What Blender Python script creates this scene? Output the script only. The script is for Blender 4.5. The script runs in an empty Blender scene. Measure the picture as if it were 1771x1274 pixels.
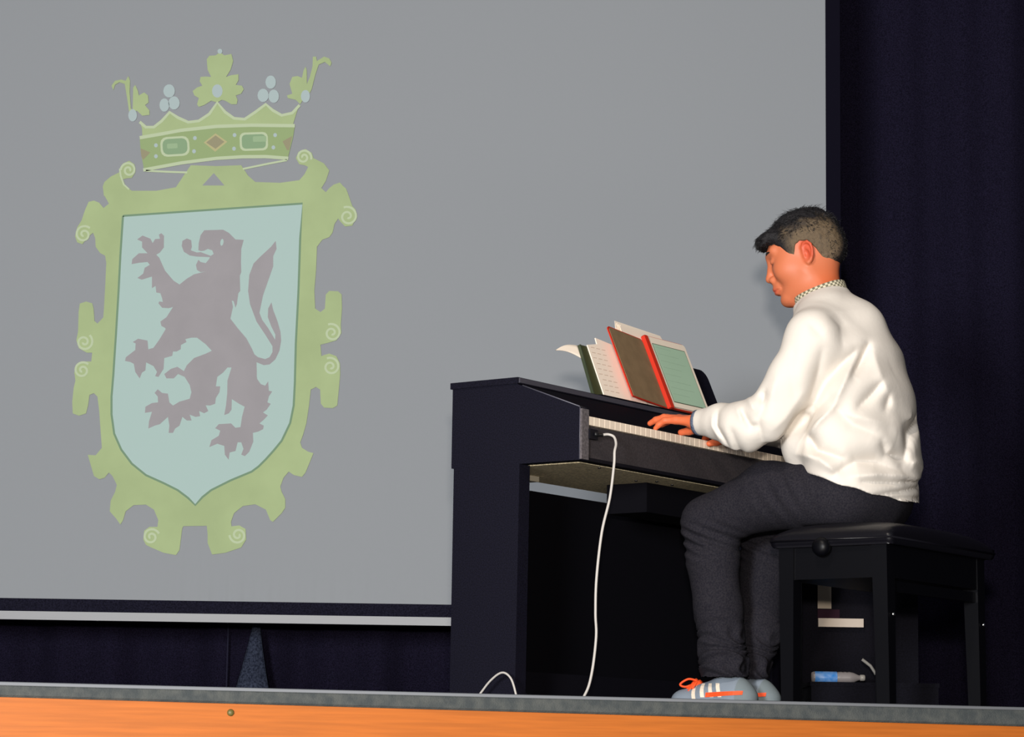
import bpy, bmesh, math, random
import numpy as np
from mathutils import Vector, Matrix
from mathutils.geometry import tessellate_polygon
random.seed(7)
COL = bpy.context.scene.collection
scn = bpy.context.scene

# ------------------------------------------------------------------ camera
F_PX, PITCH, ROLL = 4500.0, math.atan(693/4500.0), 0.015
cam_d = bpy.data.cameras.new('camera'); cam = bpy.data.objects.new('camera', cam_d); COL.objects.link(cam)
cam_d.sensor_fit = 'HORIZONTAL'; cam_d.sensor_width = 36.0; cam_d.lens = 36.0*F_PX/1771.0
cam_d.clip_start = .05; cam_d.clip_end = 100
right = Vector((1,0,0)); fwd = Vector((0,math.cos(PITCH),math.sin(PITCH))); up = Vector((0,-math.sin(PITCH),math.cos(PITCH)))
r2 = right*math.cos(ROLL) + up*math.sin(ROLL); u2 = -right*math.sin(ROLL) + up*math.cos(ROLL)
cam.matrix_world = Matrix.Translation((0,0,-.15)) @ Matrix((( r2.x,u2.x,-fwd.x),(r2.y,u2.y,-fwd.y),(r2.z,u2.z,-fwd.z))).to_4x4()
scn.camera = cam

# ------------------------------------------------------------------ world + lights
wd = bpy.data.worlds.new('world'); scn.world = wd; wd.use_nodes = True
wd.node_tree.nodes['Background'].inputs[0].default_value = (.62,.66,.72,1)
wd.node_tree.nodes['Background'].inputs[1].default_value = .12
def area(name, loc, target, size, energy, color):
    d = bpy.data.lights.new(name,'AREA'); d.shape='DISK'; d.size=size; d.energy=energy; d.color=color
    o = bpy.data.objects.new(name,d); COL.objects.link(o); o.location=loc
    o.rotation_euler = (Vector(target)-Vector(loc)).to_track_quat('-Z','Y').to_euler()
    return o
area('flash', (.0,-.05,.20), (.3,6.5,.7), .14, 205, (1,.92,.82))
area('added_hall_fill', (-2.1,-1.6,.8), (1.0,8.8,.5), 1.2, 575, (.95,.975,1.0))  # added soft fill for screen and shirt folds; no projector stands here
fl=area('low_fill_strip', (-.2,4.0,-.45), (0,8.8,.9), 2.6, 9, (1,.96,.90)); fl.data.shape='RECTANGLE'; fl.data.size_y=.25  # added fill strip below view, brightens lower screen and keybed underside
sp = bpy.data.lights.new('stage_spotlight','SPOT'); sp.energy=400; sp.color=(1,.88,.76); sp.spot_size=math.radians(24); sp.spot_blend=.5; sp.shadow_soft_size=.12
so = bpy.data.objects.new('stage_spotlight',sp); COL.objects.link(so); so.location=(-.9,2.7,4.4); so.rotation_euler=(Vector((.72,6.6,.72))-so.location).to_track_quat('-Z','Y').to_euler()
vs = scn.view_settings; vs.view_transform='Standard'; vs.look='None'; vs.gamma=1; vs.exposure=.05; vs.use_curve_mapping=False

# ------------------------------------------------------------------ helpers
def lin(c): return tuple(((v/255)/12.92 if v/255<=.04045 else ((v/255+.055)/1.055)**2.4) for v in c)
MATS = {}
def mat(name, rgb, rough=.6, spec=.4, metal=0, noise=0, scale=200, rgb2=None, bump=0, bscale=None, coat=0, stretch=None, attr=None, sheen=0, thr=None, emit=0):
    if name in MATS: return MATS[name]
    m = bpy.data.materials.new(name); m.use_nodes=True; nt=m.node_tree; b=nt.nodes['Principled BSDF']
    c = (*lin(rgb),1); b.inputs['Base Color'].default_value=c; b.inputs['Roughness'].default_value=rough
    b.inputs['Specular IOR Level'].default_value=spec; b.inputs['Metallic'].default_value=metal
    b.inputs['Coat Weight'].default_value=coat; b.inputs['Sheen Weight'].default_value=sheen
    tc = nt.nodes.new('ShaderNodeTexCoord'); vec = tc.outputs['Object']
    if stretch:
        mp = nt.nodes.new('ShaderNodeMapping'); mp.inputs['Scale'].default_value=stretch
        nt.links.new(vec, mp.inputs['Vector']); vec = mp.outputs['Vector']
    if noise or rgb2:
        n = nt.nodes.new('ShaderNodeTexNoise'); n.inputs['Scale'].default_value=scale; n.inputs['Detail'].default_value=4
        nt.links.new(vec, n.inputs['Vector'])
        rmp = nt.nodes.new('ShaderNodeValToRGB'); t = thr or (.35,.65)
        rmp.color_ramp.elements[0].position=t[0]; rmp.color_ramp.elements[1].position=t[1]
        if rgb2: rmp.color_ramp.elements[0].color=c; rmp.color_ramp.elements[1].color=(*lin(rgb2),1)
        else:
            rmp.color_ramp.elements[0].color=(*[x*(1-noise) for x in c[:3]],1); rmp.color_ramp.elements[1].color=(*[min(1,x*(1+noise)) for x in c[:3]],1)
        nt.links.new(n.outputs['Fac'], rmp.inputs['Fac']); nt.links.new(rmp.outputs['Color'], b.inputs['Base Color'])
    if attr:
        a = nt.nodes.new('ShaderNodeAttribute'); a.attribute_name=attr
        nt.links.new(a.outputs['Color'], b.inputs['Base Color'])
    if bump:
        n2 = nt.nodes.new('ShaderNodeTexNoise'); n2.inputs['Scale'].default_value=bscale or scale; n2.inputs['Detail'].default_value=5
        nt.links.new(vec, n2.inputs['Vector'])
        bp = nt.nodes.new('ShaderNodeBump'); bp.inputs['Strength'].default_value=bump; bp.inputs['Distance'].default_value=.01
        nt.links.new(n2.outputs['Fac'], bp.inputs['Height']); nt.links.new(bp.outputs['Normal'], b.inputs['Normal'])
    if emit:
        b.inputs['Emission Color'].default_value=c; b.inputs['Emission Strength'].default_value=emit
    MATS[name]=m; return m

def link(name, me, m=None, parent=None):
    o = bpy.data.objects.new(name, me); COL.objects.link(o)
    if m is not None: me.materials.append(m)
    if parent is not None: o.parent = parent
    return o
def pyd(name, verts, faces, m=None, parent=None, smooth=False):
    me = bpy.data.meshes.new(name); me.from_pydata([tuple(map(float,v)) for v in verts], [], [tuple(int(i) for i in f) for f in faces]); me.update()
    if smooth: me.polygons.foreach_set('use_smooth',[True]*len(me.polygons))
    return link(name, me, m, parent)
def bmo(name, bm, m=None, parent=None, bev=0, seg=2, smooth=False):
    if bev:
        bmesh.ops.bevel(bm, geom=[e for e in bm.edges if e.calc_face_angle(0)>.5], offset=bev, segments=seg, affect='EDGES', profile=.5)
    bmesh.ops.recalc_face_normals(bm, faces=bm.faces)
    me = bpy.data.meshes.new(name); bm.to_mesh(me); bm.free()
    if smooth: me.polygons.foreach_set('use_smooth',[True]*len(me.polygons))
    return link(name, me, m, parent)
def box(bm, x0,x1,y0,y1,z0,z1):
    v=[bm.verts.new(p) for p in ((x0,y0,z0),(x1,y0,z0),(x1,y1,z0),(x0,y1,z0),(x0,y0,z1),(x1,y0,z1),(x1,y1,z1),(x0,y1,z1))]
    for f in ((0,3,2,1),(4,5,6,7),(0,1,5,4),(1,2,6,5),(2,3,7,6),(3,0,4,7)): bm.faces.new([v[i] for i in f])
    return v
def bx(name, b, m, parent=None, bev=.002, seg=2):
    bm=bmesh.new(); box(bm,*b); return bmo(name,bm,m,parent,bev,seg)
def prism(bm, poly, fn, h0, h1):
    a=[bm.verts.new(fn(p,h0)) for p in poly]; b=[bm.verts.new(fn(p,h1)) for p in poly]; n=len(poly)
    bm.faces.new(a[::-1]); bm.faces.new(b)
    for i in range(n): bm.faces.new((a[i],a[(i+1)%n],b[(i+1)%n],b[i]))
def catmull(P, sub=6):
    P=[Vector(p) for p in P]; out=[]
    for i in range(len(P)-1):
        p0=P[max(i-1,0)];p1=P[i];p2=P[i+1];p3=P[min(i+2,len(P)-1)]
        for k in range(sub):
            t=k/sub; out.append(.5*((2*p1)+(p2-p0)*t+(2*p0-5*p1+4*p2-p3)*t*t+(3*p1-p0-3*p2+p3)*t**3))
    out.append(P[-1]); return out
def tube(bm, pts, rad, seg=8, cap=True):
    pts=[Vector(p) for p in pts]; n=len(pts); rings=[]
    rr = rad if hasattr(rad,'__len__') else [rad]*n
    T=(pts[1]-pts[0]).normalized(); N=T.orthogonal().normalized()
    for i,p in enumerate(pts):
        T=(pts[min(i+1,n-1)]-pts[max(i-1,0)]).normalized(); N=(N-T*N.dot(T)).normalized(); B=T.cross(N)
        rings.append([bm.verts.new(p+(N*math.cos(2*math.pi*k/seg)+B*math.sin(2*math.pi*k/seg))*rr[i]) for k in range(seg)])
    for a,b in zip(rings,rings[1:]):
        for k in range(seg): bm.faces.new((a[k],a[(k+1)%seg],b[(k+1)%seg],b[k]))
    if cap: bm.faces.new(rings[0][::-1]); bm.faces.new(rings[-1])
def tubo(name, pts, rad, m, parent=None, seg=8):
    bm=bmesh.new(); tube(bm,pts,rad,seg); return bmo(name,bm,m,parent,smooth=True)
def lathe(name, prof, m, parent=None, seg=24, mtx=None):
    vs=[];fs=[];n=len(prof)
    for i in range(seg):
        a=2*math.pi*i/seg
        for r,z in prof: vs.append((r*math.cos(a),r*math.sin(a),z))
    for i in range(seg):
        j=(i+1)%seg
        for k in range(n-1): fs.append((i*n+k,j*n+k,j*n+k+1,i*n+k+1))
    if mtx is not None: vs=[mtx@Vector(v) for v in vs]
    o=pyd(name,vs,fs,m,parent,True)
    bm=bmesh.new(); bm.from_mesh(o.data); bmesh.ops.remove_doubles(bm,verts=bm.verts,dist=1e-5); bmesh.ops.recalc_face_normals(bm,faces=bm.faces); bm.to_mesh(o.data); bm.free()
    return o
def tag(o, label=None, cat=None, group=None, kind=None):
    if label: o['label']=label
    if cat: o['category']=cat
    if group: o['group']=group
    if kind: o['kind']=kind
    return o
def empty(name, loc, rz=0):
    o=bpy.data.objects.new(name,None); COL.objects.link(o); o.location=loc; o.rotation_euler=(0,0,rz); o.empty_display_size=.05; return o

# ------------------------------------------------------------------ signed-distance modelling
def smin(a,b,k):
    h=np.clip(.5+.5*(b-a)/k,0,1); return b*(1-h)+a*h-k*h*(1-h)
def smax(a,b,k): return -smin(-a,-b,k)
def cone(P,a,b,ra,rb):
    a=np.array(a,np.float32);b=np.array(b,np.float32);ab=b-a; t=np.clip(((P-a)@ab)/float(ab@ab),0,1)
    return np.linalg.norm(P-a-t[:,None]*ab,axis=1)-(ra+(rb-ra)*t)
def chain(P,pts,rs,k=.004):
    d=None
    for i in range(len(pts)-1):
        c=cone(P,pts[i],pts[i+1],rs[i],rs[i+1]); d=c if d is None else smin(d,c,k)
    return d
def ell(P,c,r,R=None):
    q=P-np.array(c,np.float32)
    if R is not None: q=q@np.array(R,np.float32)
    r=np.array(r,np.float32); k0=np.linalg.norm(q/r,axis=1); k1=np.linalg.norm(q/(r*r),axis=1)
    return k0*(k0-1)/np.maximum(k1,1e-6)
def noise3(P,scale,seed=0,oct=2):
    rs=np.random.RandomState(seed); out=0; amp=1
    for o in range(oct):
        for i in range(5):
            k=rs.normal(size=3); k/=np.linalg.norm(k); ph=rs.rand()*6.28
            out=out+amp*np.sin((P@(k*scale*(1+.5*rs.rand())).astype(np.float32))+ph+1.3*np.sin(P@(rs.normal(size=3)*scale*.6).astype(np.float32)))
        scale*=2; amp*=.5
    return out/5
def sdf_mesh(fn, lo, hi, h, margin=0.0):
    lo=np.array(lo,float); B=8
    n=(np.ceil((np.array(hi)-lo)/h/B).astype(int))*B
    V=np.ones(n,np.float32)
    nb=n//B; I=np.stack(np.meshgrid(*[np.arange(k) for k in nb],indexing='ij'),-1).reshape(-1,3)
    cen=(lo+(I*B+B/2-.5)*h).astype(np.float32); dc=fn(cen)
    near=np.abs(dc)<h*B*1.0+margin
    loc=np.stack(np.meshgrid(*[np.arange(B)]*3,indexing='ij'),-1).reshape(-1,3)
    far_in=I[(~near)&(dc<0)]
    for i in far_in: V[i[0]*B:i[0]*B+B,i[1]*B:i[1]*B+B,i[2]*B:i[2]*B+B]=-1
    idx=(I[near][:,None,:]*B+loc[None]).reshape(-1,3)
    for s in range(0,len(idx),400000):
        q=idx[s:s+400000]; V[q[:,0],q[:,1],q[:,2]]=fn((lo+q*h).astype(np.float32))
    S=V<0
    c=np.zeros(tuple(n-1),np.int8)
    for dx in (0,1):
        for dy in (0,1):
            for dz in (0,1): c+=S[dx:n[0]-1+dx,dy:n[1]-1+dy,dz:n[2]-1+dz]
    act=np.argwhere((c>0)&(c<8)); vid=-np.ones(tuple(n-1),np.int64); vid[act[:,0],act[:,1],act[:,2]]=np.arange(len(act))
    acc=np.zeros((len(act),3)); cnt=np.zeros(len(act))
    cor=[(x,y,z) for x in (0,1) for y in (0,1) for z in (0,1)]
    for a in range(8):
        for b in range(a+1,8):
            A=np.array(cor[a]);Bq=np.array(cor[b])
            if np.abs(A-Bq).sum()!=1: continue
            p=act+A;q=act+Bq; va=V[p[:,0],p[:,1],p[:,2]]; vb=V[q[:,0],q[:,1],q[:,2]]
            m=(va<0)!=(vb<0); t=np.where(m,va/np.where(m,va-vb,1),0)
            acc[m]+=(A+(Bq-A)*t[:,None])[m]; cnt[m]+=1
    verts=lo+(act+acc/np.maximum(cnt,1)[:,None])*h
    faces=[]
    for ax in range(3):
        u,v=[(1,2),(2,0),(0,1)][ax]
        sl=[slice(None)]*3; s2=[slice(None)]*3; sl[ax]=slice(0,-1); s2[ax]=slice(1,None)
        ch=np.argwhere(S[tuple(sl)]!=S[tuple(s2)])
        ch=ch[(ch[:,u]>0)&(ch[:,v]>0)&(ch[:,u]<n[u]-1)&(ch[:,v]<n[v]-1)]
        if not len(ch): continue
        pos=S[ch[:,0],ch[:,1],ch[:,2]]
        def g(du,dv):
            q=ch.copy(); q[:,u]-=du; q[:,v]-=dv; return vid[q[:,0],q[:,1],q[:,2]]
        f=np.stack([g(1,1),g(0,1),g(0,0),g(1,0)],1)
        f[~pos]=f[~pos][:,::-1]; faces.append(f)
    faces=np.concatenate(faces); faces=faces[(faces>=0).all(1)]
    return verts, faces
def np_mesh(name, verts, faces, m=None, parent=None, colors=None, relax=1):
    # faces all quads
    if relax:
        e=np.concatenate([faces[:,[0,1]],faces[:,[1,2]],faces[:,[2,3]],faces[:,[3,0]]]); e=np.concatenate([e,e[:,::-1]])
        for _ in range(relax):
            s=np.zeros_like(verts); np.add.at(s,e[:,0],verts[e[:,1]]); c=np.bincount(e[:,0],minlength=len(verts))[:,None]
            verts=verts*.5+.5*s/np.maximum(c,1)
    me=bpy.data.meshes.new(name); me.vertices.add(len(verts)); me.vertices.foreach_set('co',verts.astype(np.float32).ravel())
    me.loops.add(faces.size); me.loops.foreach_set('vertex_index',faces.astype(np.int32).ravel())
    me.polygons.add(len(faces)); me.polygons.foreach_set('loop_start',np.arange(0,faces.size,4,dtype=np.int32))
    me.polygons.foreach_set('loop_total',np.full(len(faces),4,np.int32))
    me.update(calc_edges=True); me.validate(); me.polygons.foreach_set('use_smooth',[True]*len(me.polygons))
    if colors is not None:
        a=me.color_attributes.new('tint','FLOAT_COLOR','POINT'); cc=np.ones((len(verts),4),np.float32); cc[:,:3]=colors(verts); a.data.foreach_set('color',cc.ravel())
    return link(name,me,m,parent)
def joinvf(L):
    V=[];Fs=[];o=0
    for v,f in L: V.append(v);Fs.append(f+o);o+=len(v)
    return np.concatenate(V),np.concatenate(Fs)

# ------------------------------------------------------------------ materials
M_screen=mat('screen_fabric',(163,166,170),.9,.1,bump=.05,bscale=40)
M_black=mat('black_velvet',(29,26,43),1,.05,noise=.45,scale=260)
M_border=mat('screen_border_black',(30,29,42),.95,.05,noise=.4,scale=200)
M_bar=mat('white_enamel',(176,176,178),.5,.3)
M_piano=mat('piano_black_satin',(17,16,28),.6,.15,noise=.4,scale=320,bump=.02)
M_pdark=mat('piano_black_plain',(14,13,20),.6,.15)
M_edge=mat('piano_edge_highlight',(85,84,95),.4,.5)  # lighter grey for painted highlights on the cheek edges
M_board=mat('raw_chipboard',(214,200,166),.9,.1,noise=.3,scale=160)
M_ivory=mat('ivory_key',(240,222,200),.35,.4)
M_ebony=mat('ebony_key',(14,13,15),.4,.4)
M_vinyl=mat('bench_vinyl',(12,11,17),.36,.35,bump=.05,bscale=60)
M_gloss=mat('bench_gloss_black',(5,5,9),.42,.18)
M_chrome=mat('chrome',(220,220,220),.2,.5,metal=1)
M_paper=mat('music_paper',(253,238,220),.8,.2)
M_red=mat('red_leather',(205,52,32),.55,.3)
M_grey_lining=mat('taupe_lining',(140,117,88),.8,.2,noise=.08,scale=30)
M_whitepl=mat('white_bezel',(255,240,220),.4,.4)
M_cable=mat('grey_white_cable',(190,184,178),.5,.4)
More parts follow.
